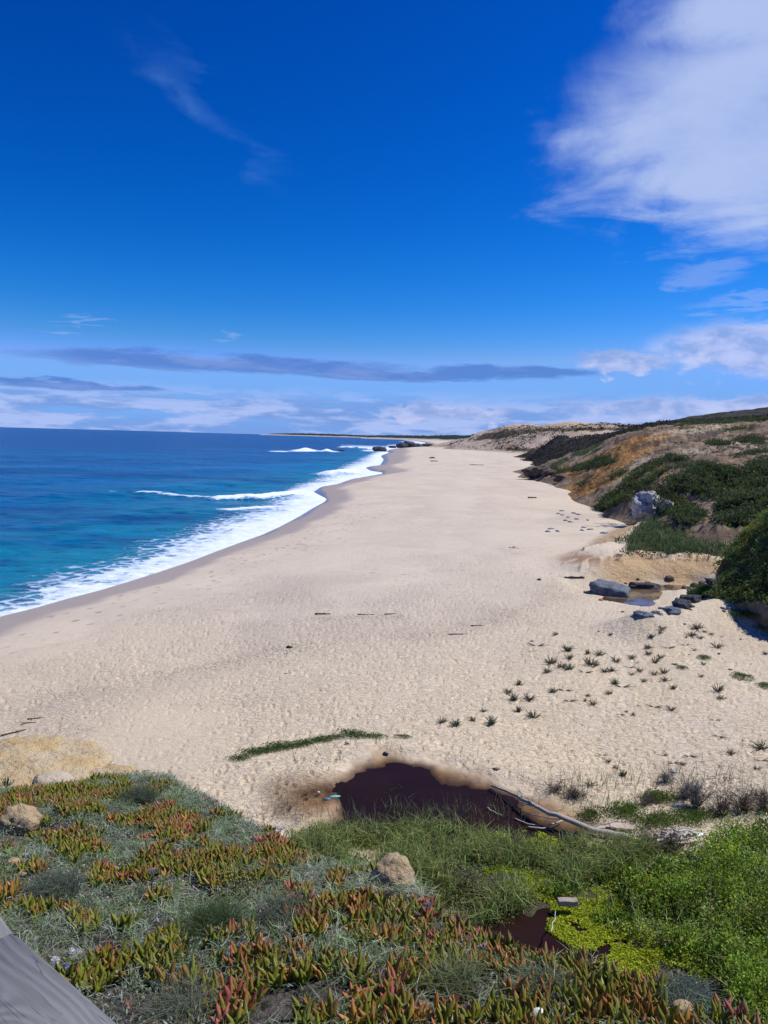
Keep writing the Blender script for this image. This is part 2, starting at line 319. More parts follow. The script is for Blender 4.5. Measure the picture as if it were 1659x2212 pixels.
def build_beach():
    ang = np.radians(np.concatenate([np.arange(41, 0.5, -0.083), np.arange(0.5, 0.06, -0.02)]))
    rr = 10.2 / np.tan(ang); X, Y = polar(-33, 34, 800, rr); rg = np.hypot(X, Y)
    s = shore_s(X, Y); Z = zbeach(X, Y)
    D = proj(X, Y, Z)
    sp = sdpoly(X, Y, POND); sm = sdpoly(X, Y, MARSH); si = sdpoly(X, Y, PIT); sl = sdpoly(X, Y, PLATEAU)
    wetn = (fbm(X, Y, 9, 4, 3) - 0.5) * 5
    wlen = 4.2 + np.clip(rg - 70, 0, 500) * 0.03
    wet = sstep(-s, -wlen * 1.05, -wlen * 0.75) if False else 1 - sstep(s + wetn, wlen * 0.7, wlen * 1.15)
    film = (1 - sstep(s + wetn * 0.6, wlen * 0.02, wlen * 0.30)) * sstep(rg, 75, 120)
    dry = sstep(s, 7, 14) * sstep(sp, 0, 1.2)
    trm = dry * (1 - sstep(rg, 40, 75) * 0.65) * (0.35 + 0.65 * sstep(fbm(X, Y, 12, 3, 77) + sstep(s, 12, 40) * .5, 0.45, 0.75))
    nearm = rg < 75
    fp = np.zeros_like(X); fp[nearm] = footprints(X[nearm], Y[nearm], 0.5, 11, 0.6) * 0.055 + footprints(X[nearm], Y[nearm], 0.9, 55, 0.5) * 0.055
    Z = Z + fp * trm + (fbm(X, Y, 0.7, 3, 9) - 0.5) * 0.07 * trm
    le = np.exp(-((D[0] - 680) / 90) ** 2 - ((D[1] - 1725) / 48) ** 2); amber = np.clip(np.maximum(sstep(-sp, -1.4, 0.4), le * 1.15) * sstep(fbm(X, Y, 1.5, 4, 12) + np.maximum(sstep(-sp, -1.0, 0.6), le) * .6, 0.45, 0.75), 0, 1)
    warm = np.clip(sstep(-rg, -55, -22) * 0.9 + sstep(D[0], 1000, 1500) * 0.5 + (fbm(X, Y, 20, 3, 40) - .5) * .5, 0, 1)
    # strand lines of dark wrack and twigs
    def line(pts, z, w): return np.exp(-(seg_dist(X, Y, P(pts, z)) / w) ** 2)
    wr = line([(0, 1590), (60, 1560), (180, 1545)], 2.7, .8) * .8 + line([(690, 1325), (860, 1328)], 2.6, .6) + line([(900, 1370), (1000, 1355), (1080, 1330), (1200, 1285)], 2.7, 1.0) * .8
    wr += np.exp(-((D[0] - 1200) / 75) ** 2 - ((D[1] - 1278) / 18) ** 2) * 1.3 + np.exp(-((D[0] - 1290) / 70) ** 2 - ((D[1] - 1215) / 4) ** 2) * .0
    wr += line([(1080, 1180), (1110, 1190)], 2.7, .8) * .7 + np.exp(-((D[0] - 1230) / 50) ** 2 - ((D[1] - 1120) / 22) ** 2) * .6
    wr += np.exp(-((D[0] - 1560) / 170) ** 2 - ((D[1] - 1690) / 60) ** 2) * .9
    wr = np.clip(wr * (0.5 + fbm(X, Y, 1.2, 3, 60)), 0, 1)
    wr = np.clip(wr + (line([(-50, 1500), (250, 1440), (520, 1400), (760, 1375)], 2.7, .9) * .35 + line([(330, 1440), (540, 1390), (700, 1340)], 2.7, 1.6) * .4 + line([(500, 1430), (640, 1385)], 2.7, 2.0) * .4 + line([(780, 1240), (960, 1225), (1110, 1190)], 2.7, 1.5) * .5 + line([(850, 1165), (1000, 1180), (1120, 1230)], 2.7, 1.2) * .4 + line([(1080, 1045), (1150, 1060), (1300, 1075)], 2.7, 2.5) * .5) * (0.3 + fbm(X, Y, 2.5, 3, 66)), 0, 1)
    trail = (sstep(s, wlen * 1.0, wlen * 1.3) * (1 - sstep(s, wlen * 2.0, wlen * 3.2)) + .5 * sstep(fbm(X, Y, 10, 3, 70), .5, .7)) * (1 - sstep(rg, 120, 200)) * sstep(rg, 30, 50)
    red = np.exp(-((D[0] - 1265) / 55) ** 2 - ((D[1] - 1208) / 10) ** 2) * 1.4 * sstep(fbm(X, Y, 1.0, 4, 19), 0.25, 0.5)
    scarp = sstep(-sl, -3.6, -2.2) * (1 - sstep(-sl, -0.1, 0.3)) * sstep(X, up(1230, 1192, 4)[0], up(1330, 1192, 4)[0])
    veg = sstep(-sm, -0.6, 0.4) + sstep(-sl, 0.2, 1.2) * sstep(D[0], 1330, 1375)
    veg = np.clip(veg, 0, 1) * (1 - sstep(-sp, -0.5, 0.2))
    keep = (s > -25) & (rg < 8500)
    me = grid_mesh('beach', X, Y, Z, keep, dict(shore=s, wet=wet, film=np.clip(film, 0, 1), amber=amber, veg=veg, red=np.clip(red, 0, 1), warm=warm, wrack=wr, trail=trail, tramp=trm, scarp=scarp))
    return link('beach', me, M_SAND, kind='structure')
build_beach()

# ------------------------------------------------------------------ sea
FOAM_EDGE = [(-400, 1400), (-100, 1320), (16, 1281), (57, 1250), (104, 1223), (224, 1203), (287, 1177), (364, 1156), (416, 1135), (500, 1110), (560, 1090), (610, 1062), (625, 1051), (703, 1025), (740, 1005), (771, 992), (802, 978), (812, 972)]
def mat_sea(nt):
    p = geo_pos(nt); s = attr(nt, 'off'); fo = attr(nt, 'foam'); rg = attr(nt, 'rg')
    x, y, z = sep(nt, p)
    pa = vmul(nt, p, (1, 1, 0.2))
    big = noise(nt, vmul(nt, p, (0.35, 1.0, 1.0)), 0.018, 4, 0.55, 0.5); mid = noise(nt, vmul(nt, p, (0.5, 1, 1)), 0.09, 5, 0.6); fine = noise(nt, pa, 0.55, 6, 0.65)
    chop = noise(nt, vmul(nt, p, (0.45, 1.0, 1.0)), 0.40, 6, 0.72); chop2 = noise(nt, vmul(nt, p, (0.12, 0.6, 1.0)), 0.05, 5, 0.6)
    deep = mix(nt, rg.ss(120, 900), (0.0002, 0.095, 0.25), (0.0004, 0.046, 0.18))
    c = mix(nt, (s + (mid - 0.5) * 50.0).ss(60, 0), deep, (0.002, 0.175, 0.27))
    c = mix(nt, s.ss(9, 1) * 0.5, c, (0.10, 0.26, 0.33))
    c = mix(nt, (big * 0.65 + mid * 0.45).ss(0.5, 0.72) * 0.8, c, (0.0005, 0.026, 0.15)); c = mix(nt, (chop * 0.75 + chop2 * 0.35).ss(0.54, 0.66) * 0.8, c, (0.0008, 0.034, 0.145)); c = mix(nt, (chop * 0.7 + chop2 * 0.4).ss(0.52, 0.40) * 0.65, c, (0.008, 0.17, 0.46))  # the two chop terms paint shade and sheen of small waves into the colour
    c = mix(nt, big.ss(0.45, 0.25) * 0.5, c, (0.001, 0.10, 0.34))
    web = voro(nt, comb(nt, x + (mid - 0.5) * 5, y * 1.0 + (fine - 0.5) * 2.5, 0.0), 0.55, 'DISTANCE_TO_EDGE')
    lace = web.ss(0.22, 0.0)
    f = (fo * 1.95 - 0.86 + (fine - 0.5) * 1.5 + lace * 0.42 + (mid - 0.5) * 0.9 + (chop - 0.5) * 0.9).ss(0.0, 0.5)
    f = f * fo.ss(0.02, 0.25)
    caps = (noise(nt, vmul(nt, p, (0.3, 1, 1)), 0.22, 6, 0.7) * 0.7 + big * 0.3).ss(0.70, 0.76) * 0.35
    f = f.max(caps)
    thick = (fo * 1.1 + (fine - 0.5) * 1.0 + (x * -0.006) * 0.0 + (mid - 0.5) * 0.8).ss(0.35, 0.95)
    c = mix(nt, f, c, mix(nt, thick, (0.34, 0.47, 0.66), (0.72, 0.79, 0.86)))
    h = noise(nt, vmul(nt, p, (0.5, 1, 1)), 0.35, 7, 0.62) * 1.3 + noise(nt, p, 0.05, 3, 0.5) * 3.0
    return {'Base Color': c, 'Roughness': f * 0.5 + 0.22, 'Specular IOR Level': 0.025, 'Normal': bump(nt, h + f * 0.3, 0.8, 0.8)}
M_SEA = material('sea_water', mat_sea)
def build_sea():
    ang = np.radians(np.concatenate([np.arange(17.5, 0.6, -0.07), np.arange(0.6, 0.022, -0.012)]))
    rr = 13.0 / np.tan(ang); X, Y = polar(-36, 4, 520, rr); rg = np.hypot(X, Y); s = -shore_s(X, Y)
    fe = P(FOAM_EDGE, 0.0); fpoly = np.vstack([SHORE[:31][::-1], fe]) if False else None
    # seaward edge of the wash: compare distances to waterline and to that edge
    dw = np.maximum(s, 0); sea2 = np.vstack([fe, [[fe[-1][0] - 400, 3000], [-6000, 3000], [-6000, -200], [fe[0][0], -200]]])
    beyond = inside(X, Y, sea2); de = seg_dist(X, Y, fe)
    width = dw + np.where(beyond, -de, de)
    t = np.where(beyond, 1 + de / 6, dw / np.maximum(dw + de, 0.5))      # 0 at the beach, 1 at the outer edge
    foam = np.where(t < 1, 0.94 - 0.62 * t ** 1.1, 0.32 * np.exp(-(t - 1) * 2.0)) * sstep(-rg, -1500, -700) * (0.74 + 0.26 * sstep(rg, 60, 120))
    far = np.exp(-dw / 30) * sstep(rg, 500, 900); foam = np.maximum(foam, far * 0.9)
    def streak(pts, w, a):
        return a * np.exp(-(seg_dist(X, Y, P(pts, 0)) / w) ** 2)
    n = 0.55 + 0.9 * fbm(X, Y, 5, 4, 91)
    for pts, w, a in [([(300, 1064), (360, 1066), (440, 1073), (470, 1076)], 2.0, .72), ([(480, 1079), (560, 1076), (640, 1066)], 3.0, 1.0), ([(490, 1102), (600, 1094)], 2.0, .8),
                      ([(600, 975), (650, 974), (700, 976), (730, 977)], 9, 1.0), ([(655, 972), (690, 974), (722, 977)], 10, 1.1), ([(740, 966), (800, 969)], 9, 1.0), ([(755, 974), (800, 974)], 10, .9),
                      ([(730, 967), (745, 967)], 8, .9), ([(705, 1025), (760, 1018)], 6, 1.0), ([(850, 962), (905, 960)], 16, 1.0), ([(880, 954), (905, 957)], 30, 1.0), ([(240, 1062), (262, 1063)], 1.5, .5)]:
        foam = np.maximum(foam, streak(pts, w, a) * n)
    sw = np.sin((X * 0.55 + Y * -0.25 + 6 * fbm(X, Y, 60, 2, 8)) * 2 * np.pi / 26) * 0.22 + (fbm(X, Y, 7, 4, 61) - 0.5) * 0.55 + (fbm(X, Y, 2.0, 2, 62) - .5) * .12
    Z = sw * sstep(s, 2, 25) * (1 - sstep(rg, 300, 900)) + 0.02 + 0.04 * foam
    for pts, w, hgt in [([(300, 1064), (360, 1066), (440, 1073), (470, 1076)], 1.5, .25), ([(480, 1079), (560, 1076), (640, 1066)], 2.2, .7), ([(655, 972), (690, 974), (722, 977)], 5, 1.8), ([(705, 1025), (760, 1018)], 3, 1.0), ([(740, 966), (800, 969)], 6, 1.4)]:
        Z += hgt * np.exp(-(seg_dist(X, Y, P(pts, 0)) / w) ** 2) * (0.6 + 0.8 * fbm(X, Y, 6, 3, 71))
    keep = s > -6
    me = grid_mesh('sea', X, Y, Z, keep, dict(off=s, foam=np.clip(foam, 0, 1.2), rg=rg))
    link('sea', me, M_SEA, kind='structure')
build_sea()

# ------------------------------------------------------------------ hills (smooth surface through known points + relief)
def tps(pts):
    pts = np.asarray(pts, float); c = pts[:, :2].mean(0); sc = np.abs(pts[:, :2] - c).max(); q = (pts[:, :2] - c) / sc; n = len(q)
    def K(r2): return np.where(r2 > 1e-12, r2 * np.log(r2 + 1e-12), 0)
    A = np.zeros((n + 3, n + 3)); A[:n, :n] = K(((q[:, None] - q[None]) ** 2).sum(-1)) + np.eye(n) * 1e-4; A[:n, n] = 1; A[:n, n + 1:] = q; A[n:, :n] = A[:n, n:].T
    w = np.linalg.solve(A, np.concatenate([pts[:, 2], np.zeros(3)]))
    def f(x, y):
        u, v = (np.asarray(x) - c[0]) / sc, (np.asarray(y) - c[1]) / sc; z = w[n] + w[n + 1] * u + w[n + 2] * v
        for i in range(n): z = z + w[i] * K((u - q[i, 0]) ** 2 + (v - q[i, 1]) ** 2)
        return z
    return f
def blobs(px, py, L):
    m = np.zeros(np.shape(px))
    for cx, cy, rx, ry, ang, a in L:
        c, s = math.cos(R(ang)), math.sin(R(ang)); u = ((px - cx) * c + (py - cy) * s) / rx; v = (-(px - cx) * s + (py - cy) * c) / ry
        m = np.maximum(m, a * np.exp(-(u * u + v * v)))
    return m
NEAR_PTS = [at_r(*p) for p in [
    (1659, 1130, 82), (1659, 1040, 105), (1659, 985, 125), (1659, 940, 152), (1659, 913, 190), (1850, 1080, 85), (1850, 1000, 110), (1850, 930, 150), (1850, 885, 190),
    (1560, 1130, 84), (1560, 1060, 104), (1560, 990, 130), (1560, 945, 155), (1560, 919, 188),
    (1470, 1120, 90), (1470, 1060, 107), (1480, 1000, 130), (1480, 955, 155), (1480, 926, 186), (1395, 1128, 99), (1340, 1112, 108), (1420, 1040, 112), (1420, 985, 138), (1410, 950, 160), (1410, 930, 186),
    (1310, 1102, 115), (1345, 1060, 122), (1340, 1000, 150), (1345, 960, 178), (1340, 946, 198), (1240, 1060, 163), (1275, 1020, 172), (1275, 985, 195), (1270, 968, 215),
    (1200, 1045, 185), (1200, 1018, 200), (1205, 995, 225), (1140, 1033, 212), (1160, 1010, 222), (1120, 1030, 230)]]
NEAR_PTS += [(p[0] * 1.35, p[1] * 1.35, p[2] - d) for p, d in [(at_r(1659, 915, 190), 3), (at_r(1480, 924, 186), 4), (at_r(1340, 947, 198), 6), (at_r(1270, 962, 215), 6), (at_r(1200, 1000, 225), 4), (at_r(1850, 885, 190), 1)]]
NEAR_PTS += [(p[0], p[1], 1.0) for p in [up(1100, 1060, 2.5), up(1200, 1075, 2.5), up(1280, 1110, 2.5), up(1330, 1150, 2.5), up(1060, 1020, 2.5)]]
near_f = tps(NEAR_PTS)
VEG_N = [(1570, 906, 110, 6, -6, 1.5), (1650, 897, 60, 8, -5, 1.5), (1480, 925, 40, 5, -8, .8), (1390, 1018, 60, 14, -30, .8), (1470, 995, 60, 10, 10, .7), (1560, 960, 50, 8, 5, .6), (1330, 1030, 40, 8, -30, .7), (1420, 1085, 30, 24, 0, .9), (1520, 1020, 70, 18, 0, 1.0), (1260, 1008, 60, 8, -20, .9), (1600, 925, 60, 6, -5, .7), (1560, 1045, 120, 45, 5, 1.2), (1600, 1090, 90, 35, 0, 1.2), (1480, 1110, 60, 28, -5, 1.1), (1450, 1075, 45, 25, 30, .8), (1330, 1075, 65, 14, -38, 1.1), (1400, 1040, 55, 10, -30, .75), (1300, 1003, 55, 7, -14, .9),
         (1195, 1020, 45, 12, -10, .8), (1250, 1045, 25, 9, -20, .8), (1210, 1000, 30, 6, -20, .7), (1620, 950, 60, 10, 5, .7), (1640, 905, 55, 8, -6, 1.2), (1580, 912, 35, 6, -6, .8), (1270, 968, 40, 12, -25, 1.1), (1500, 1000, 90, 12, 12, .8), (1640, 1000, 50, 22, 0, .7), (1465, 1035, 40, 12, -20, .7), (1700, 1060, 200, 80, 0, 1.1)]
OCHRE_N = [(1250, 1048, 50, 10, -15, .9), (1370, 955, 60, 14, -15, .8), (1430, 940, 60, 8, -10, .6), (1320, 1010, 70, 16, -22, .7), (1290, 1040, 75, 22, -25, 1.0), (1340, 985, 90, 22, -18, .9), (1230, 1020, 40, 14, 10, .9), (1420, 950, 60, 12, -10, .55), (1430, 1020, 40, 30, 40, .5)]
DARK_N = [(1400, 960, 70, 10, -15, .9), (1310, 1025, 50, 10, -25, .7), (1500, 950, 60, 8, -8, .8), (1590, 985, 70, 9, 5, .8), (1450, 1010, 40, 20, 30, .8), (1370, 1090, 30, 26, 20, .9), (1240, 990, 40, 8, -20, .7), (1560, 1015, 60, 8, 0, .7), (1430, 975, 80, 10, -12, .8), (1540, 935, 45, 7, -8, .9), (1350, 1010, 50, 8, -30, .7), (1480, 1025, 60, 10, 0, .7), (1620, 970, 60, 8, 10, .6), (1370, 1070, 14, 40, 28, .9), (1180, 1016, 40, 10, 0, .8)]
def hill_relief(x, y):
    r1 = 1 - np.abs(fbm(x, y, 16, 5, 200, 0.55) * 2 - 1); r2 = fbm(x, y, 5, 5, 210, 0.6); r3 = 1 - np.abs(fbm(x, y, 3.2, 4, 215, 0.6) * 2 - 1)
    return (r1 - 0.80) * 3.4 + (r2 - 0.5) * 2.6 + (r3 - 0.8) * 1.8
BLUFF_C = at_r(1400, 1110, 103)
def znear(x, y):
    z = near_f(x, y); k = sstep(z, 2.4, 4.5)
    z = z + hill_relief(x, y) * k * 0.62
    return z
def mat_hill(nt):
    p = geo_pos(nt); veg = attr(nt, 'veg'); och = attr(nt, 'ochre'); dk = attr(nt, 'dark'); st = attr(nt, 'steep')
    n1 = noise(nt, p, 0.35, 6, 0.6); n2 = noise(nt, p, 1.3, 6, 0.7); n3 = noise(nt, p, 4.0, 4, 0.7)
    c = mix(nt, (attr(nt, 'sandy') + (n2 - 0.5) * 0.8).ss(0.25, 0.7), mix(nt, n1.ss(0.35, 0.65), (0.20, 0.145, 0.10), (0.34, 0.26, 0.18)), (0.50, 0.41, 0.29))
    c = mix(nt, n2.ss(0.48, 0.62) * 0.65, c, (0.17, 0.12, 0.085))
    c = mix(nt, (och + (n2 - 0.5) * 0.9).ss(0.35, 0.75), c, mix(nt, n2.ss(0.4, 0.65), (0.46, 0.27, 0.095), (0.24, 0.105, 0.04)))
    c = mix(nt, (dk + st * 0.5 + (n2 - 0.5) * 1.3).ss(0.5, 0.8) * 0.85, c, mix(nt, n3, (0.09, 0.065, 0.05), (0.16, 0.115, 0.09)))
    c = mix(nt, (veg + (n2 - 0.5) * 0.7).ss(0.4, 0.62), c, mix(nt, n3.ss(0.35, 0.65), (0.030, 0.042, 0.020), (0.075, 0.095, 0.045)))
    return {'Base Color': c, 'Roughness': 0.95, 'Specular IOR Level': 0.1, 'Normal': bump(nt, n2 * 1.0 + n3 * 0.4, 0.9, 0.6)}
M_HILL = material('hill_soil', mat_hill)
def build_near_hill():
    X, Y = polar(3, 40, 620, np.concatenate([np.arange(76, 130, 0.55), np.arange(130, 285, 0.9)])); Z = znear(X, Y)
    D = proj(X, Y, Z); gy, gx = np.gradient(Z); n = (fbm(X, Y, 7, 5, 230) - 0.5)
    sandy = blobs(D[0], D[1], [(1430, 940, 90, 9, -14, 1.0), (1540, 925, 90, 9, -8, .9), (1600, 965, 70, 12, 5, .8), (1490, 975, 60, 10, 0, .7), (1380, 1000, 40, 8, -25, .8), (1330, 1042, 40, 6, -25, .7)]) * 1.3 + n * 1.5
    veg = blobs(D[0], D[1], VEG_N) + n * 1.2 * (blobs(D[0], D[1], VEG_N) > .12); och = blobs(D[0], D[1], OCHRE_N) * 1.25 + n * .5
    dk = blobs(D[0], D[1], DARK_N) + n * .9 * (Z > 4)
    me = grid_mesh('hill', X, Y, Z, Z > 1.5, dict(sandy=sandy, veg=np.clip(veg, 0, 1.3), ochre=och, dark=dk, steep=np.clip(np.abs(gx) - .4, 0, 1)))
    return link('hill', me, M_HILL, kind='structure')
build_near_hill()
MID_PTS = [at_r(*p) for p in [(1150, 976, 480), (1224, 956, 400), (1292, 941, 370), (1374, 929, 350), (1404, 918, 345), (1442, 915, 340), (1475, 918, 335), (1560, 912, 330), (1700, 900, 330)]]
MID_PTS += [(a[0] * 1.3, a[1] * 1.3, a[2] - 2) for a in MID_PTS] + [(a[0] * .8, a[1] * .8, max(a[2] - 5, 2.5)) for a in MID_PTS[:9]] + [tuple(up(1160, 988, 2.4)), tuple(up(1230, 1000, 2.4)), tuple(up(1120, 978, 2.0))]
mid_f = tps(MID_PTS)
def mat_mid(nt):
    p = geo_pos(nt); n2 = noise(nt, p, 0.12, 6, 0.65); n3 = noise(nt, p, 0.9, 5, 0.7)
    c = mix(nt, n2.ss(0.35, 0.6), (0.038, 0.048, 0.030), (0.085, 0.075, 0.080))
    c = mix(nt, n3.ss(0.5, 0.7) * 0.6, c, (0.03, 0.03, 0.025))
    return {'Base Color': c, 'Roughness': 0.95, 'Specular IOR Level': 0.05, 'Normal': bump(nt, n3, 1.0, 1.5)}
M_MID = material('scrub_soil', mat_mid)
def build_mid_hill():
    X, Y = polar(6, 38, 420, np.arange(255, 520, 2.2)); Z = mid_f(X, Y) + (fbm(X, Y, 9, 5, 301) - .5) * 2.6
    me = grid_mesh('scrub_hill', X, Y, Z, Z > 1.0)
    link('scrub_hill', me, M_MID, kind='structure')
build_mid_hill()
DUNE_SKY = [(945, 962, 960), (975, 955, 930), (1010, 945, 900), (1037, 939, 880), (1060, 935, 850), (1112, 928, 800), (1165, 926, 770), (1243, 924, 740), (1299, 921, 720), (1389, 920, 700), (1450, 924, 690)]
FAR_PTS = [at_r(*p) for p in DUNE_SKY]
FAR_PTS += [(a[0] * 1.4, a[1] * 1.4, a[2] - 3) for a in FAR_PTS] + [(*up(a, b, 2.5)[:2], 2.4) for a, b in [(932, 966), (985, 968), (1037, 970), (1095, 971), (1150, 974), (1220, 978)]]
FAR_PTS += [at_r(a, b, r) for a, b, r in [(1600, 935, 690), (1750, 940, 690), (1900, 940, 690)]]
FAR_PTS += [at_r(a, b, r) for a, b, r in [(1060, 958, 730), (1110, 955, 690), (1180, 952, 640), (1260, 945, 620)]]
far_f = tps(FAR_PTS)
def mat_dune(nt):
    p = geo_pos(nt); veg = attr(nt, 'veg'); n1 = noise(nt, p, 0.02, 5, 0.6); n2 = noise(nt, vmul(nt, p, (1, 1, 2)), 0.14, 5, 0.6); n3 = noise(nt, p, 0.6, 3, 0.6)
    c = mix(nt, n1.ss(0.35, 0.7), (0.50, 0.41, 0.33), (0.46, 0.345, 0.235))
    c = mix(nt, (n2 * 0.75 + n3 * 0.25 + veg * 0.30).ss(0.60, 0.66) * 0.85, c, (0.055, 0.055, 0.040))
    return {'Base Color': c, 'Roughness': 0.95, 'Specular IOR Level': 0.05, 'Normal': bump(nt, n2 + n3 * .4, 0.8, 2.0)}
M_DUNE = material('dune_sand', mat_dune)
def build_far_dunes():
    X, Y = polar(1.5, 34, 520, np.arange(540, 1300, 4.0)); Z = far_f(X, Y); k = sstep(Z, 2.2, 6)
    Z = Z + ((fbm(X, Y, 60, 5, 401) - .5) * 7 + (fbm(X, Y, 14, 4, 402) - .5) * 3.0) * k
    Z = Z * (1 - sstep(np.degrees(np.arctan2(X, Y)), 19.5, 23.0)); Z = np.where(np.hypot(X, Y) > 880, np.minimum(Z, 27 - (np.hypot(X, Y) - 880) * .05), Z)
    D = proj(X, Y, Z); veg = blobs(D[0], D[1], [(1090, 938, 75, 7, -8, 1.3), (1250, 928, 200, 4, 0, .9), (1150, 972, 60, 4, 0, 1.0), (1000, 955, 30, 5, -25, .3)])
    me = grid_mesh('dunes', X, Y, Z, Z > 1.2, dict(veg=veg))
    link('dunes', me, M_DUNE, kind='structure')
build_far_dunes()
def mat_coast(nt):
    x, y, z = sep(nt, geo_pos(nt)); n = noise(nt, geo_pos(nt), 0.006, 5, 0.6)
    c = mix(nt, (z + (n - 0.5) * 12).ss(7, 11), (0.42, 0.36, 0.30), mix(nt, n, (0.020, 0.034, 0.036), (0.040, 0.055, 0.055)))
    return {'Base Color': c, 'Roughness': 1.0, 'Specular IOR Level': 0.0}
M_COAST = material('far_coast', mat_coast)
def coast(pts, name, depth, seed):
    px = np.linspace(pts[0][0], pts[-1][0], 160); py = np.interp(px, [p[0] for p in pts], [p[1] for p in pts]); pr = np.interp(px, [p[0] for p in pts], [p[2] for p in pts])
    top = np.array([at_r(a, b, r) for a, b, r in zip(px, py, pr)]); t = np.linspace(0, 1, 14)[:, None]; sc = 1 + (t - 0.35) * depth
    X = top[:, 0][None] * sc; Y = top[:, 1][None] * sc
    H = np.sin(np.clip(t / 0.7, 0, 1) * np.pi / 2) * (top[:, 2] + (vnoise(px / 3.0, px * 0, seed) - .5) * top[:, 2] * .12)[None]
    link(name, grid_mesh(name, X, Y, H - 1.0), M_COAST, kind='structure')
coast([(560, 938.4, 9500), (600, 935.8, 9500), (650, 935.5, 9300), (700, 936.5, 9000), (760, 938.8, 8500), (830, 941.5, 8000)], 'far_coast', .12, 1)
coast([(780, 943.6, 5600), (800, 939.8, 5400), (850, 939.2, 5000), (930, 940, 4400), (960, 938.5, 4200), (1040, 939.5, 3800), (1200, 940, 3500)], 'far_hills', .25, 2)

# ------------------------------------------------------------------ headland beside the hollow
HEAD = np.array([at_r(*p)[:2] for p in [(1522, 1290, 50.8), (1575, 1306, 48.3), (1659, 1318, 46.5), (1800, 1340, 45), (2000, 1340, 46), (2000, 1200, 66), (1800, 1150, 66), (1700, 1150, 62), (1580, 1180, 58.5), (1528, 1235, 55)]])
def zhead(x, y):
    w = (fbm(x, y, 2.4, 4, 510) - .5) * 1.6; sd = sdpoly(x, y, HEAD) + w
    top = 1.9 + 1.0 * np.clip(x - 20.6, -2, 10) + (fbm(x, y, 3.0, 4, 515) - .5) * 1.6
    ridge = seg_dist(x, y, np.array([at_r(*p)[:2] for p in [(1600, 1290, 50), (1500, 1318, 49.5), (1400, 1330, 50)]]))
    z = 2.3 + np.maximum(top + 1.2, 0.6) * (0.56 * sstep(-sd, -0.1, 0.6) + 0.44 * np.clip((-sd - 0.3) / 4.2, 0, 1))
    return np.where(sd < 1.5, z, 1.0)
def mat_head(nt):
    p = geo_pos(nt); veg = attr(nt, 'veg'); n1 = noise(nt, p, 0.8, 6, 0.65); n2 = noise(nt, p, 3.0, 5, 0.7)
    c = mix(nt, n1.ss(0.35, 0.65), (0.16, 0.125, 0.09), (0.26, 0.20, 0.15)); c = mix(nt, n2.ss(0.5, 0.65) * .6, c, (0.08, 0.065, 0.05))
    c = mix(nt, (veg + (n1 - 0.5) * 0.9).ss(0.35, 0.65), c, mix(nt, n2, (0.035, 0.045, 0.018), (0.08, 0.085, 0.03)))
    return {'Base Color': c, 'Roughness': 0.95, 'Specular IOR Level': 0.1, 'Normal': bump(nt, n1 + n2 * .4, 1.0, 0.3)}
def build_headland():
    xs = np.arange(HEAD[:, 0].min() - 2, HEAD[:, 0].max() + 1, .11); ys = np.arange(HEAD[:, 1].min() - 2, HEAD[:, 1].max() + 2, .13)
    X, Y = np.meshgrid(xs, ys); Z = zhead(X, Y); gy, gx = np.gradient(Z, .13, .11); sl = np.hypot(gx, gy)
    me = grid_mesh('headland', X, Y, Z, Z > 1.9, dict(veg=(1 - sstep(sl, 1.0, 2.6))))
    link('headland', me, material('headland_soil', mat_head), kind='structure')
build_headland()

# ------------------------------------------------------------------ foreground bank
BANK_PLANE = lambda x, y: 13 - (2.35 + 0.28 * (y - 2.9)) + 0.02 * x
def bank_hit(px, py):
    d = ray(px, py); t = (13 - 2.35 + 0.28 * 2.9 - CAM[2]) / (d[2] + 0.28 * d[1] - 0.02 * d[0]); return CAM + d * t
EDGE_D = [(-700, 1700), (-200, 1700), (0, 1708), (60, 1705), (200, 1700), (260, 1690), (330, 1690), (420, 1712), (480, 1735), (560, 1775), (620, 1825), (700, 1860), (800, 1880), (880, 1925), (950, 1965), (1060, 2010), (1150, 2050),
          (1250, 2080), (1400, 2115), (1500, 2150), (1580, 2190), (1640, 2240), (1750, 2330), (2300, 2600)]
EDGE = np.array([bank_hit(*p)[:2] for p in EDGE_D])
BANK_POLY = np.vstack([EDGE, [[9, -2], [-9, -2]]])
def zbank(x, y, fine=True):
    sd = sdpoly(x, y, BANK_POLY) + (fbm(x, y, 0.8, 3, 600) - .5) * .35
    z = BANK_PLANE(x, y) + (fbm(x, y, 1.3, 4, 601) - .5) * .22 + (fbm(x, y, 0.3, 3, 602) - .5) * .06
    o = np.maximum(sd, 0); return z - 0.25 * sstep(o, 0, .4) - 1.15 * o
def mat_bank(nt):
    p = geo_pos(nt); n1 = noise(nt, p, 1.2, 5, 0.6); n2 = noise(nt, p, 14.0, 6, 0.75); n3 = noise(nt, p, 45.0, 3, 0.6); bare = attr(nt, 'bare')
    c = mix(nt, n2.ss(0.35, 0.6), (0.030, 0.026, 0.022), (0.13, 0.115, 0.105)); c = mix(nt, n2.ss(0.62, 0.68) * .7, c, (0.33, 0.30, 0.27))
    c = mix(nt, bare, c, mix(nt, n2.ss(0.3, 0.7), (0.24, 0.17, 0.09), (0.46, 0.36, 0.22)))
    return {'Base Color': c, 'Roughness': 0.95, 'Specular IOR Level': 0.1, 'Normal': bump(nt, n2 + n3 * .5, 1.0, 0.05)}
def build_bank():
    xs = np.arange(-9, 8.6, .045); ys = np.arange(0.2, 15, .045); X, Y = np.meshgrid(xs, ys); Z = zbank(X, Y)
    a = np.abs(np.arctan2(X, Y)); keep = (a < R(40)) & (Z > 2.0) & (np.hypot(X, Y) < 15)
    me = grid_mesh('cliff_bank', X, Y, Z, keep, dict(bare=np.zeros_like(X)))
    link('cliff_bank', me, material('bank_soil', mat_bank), kind='structure')
build_bank()

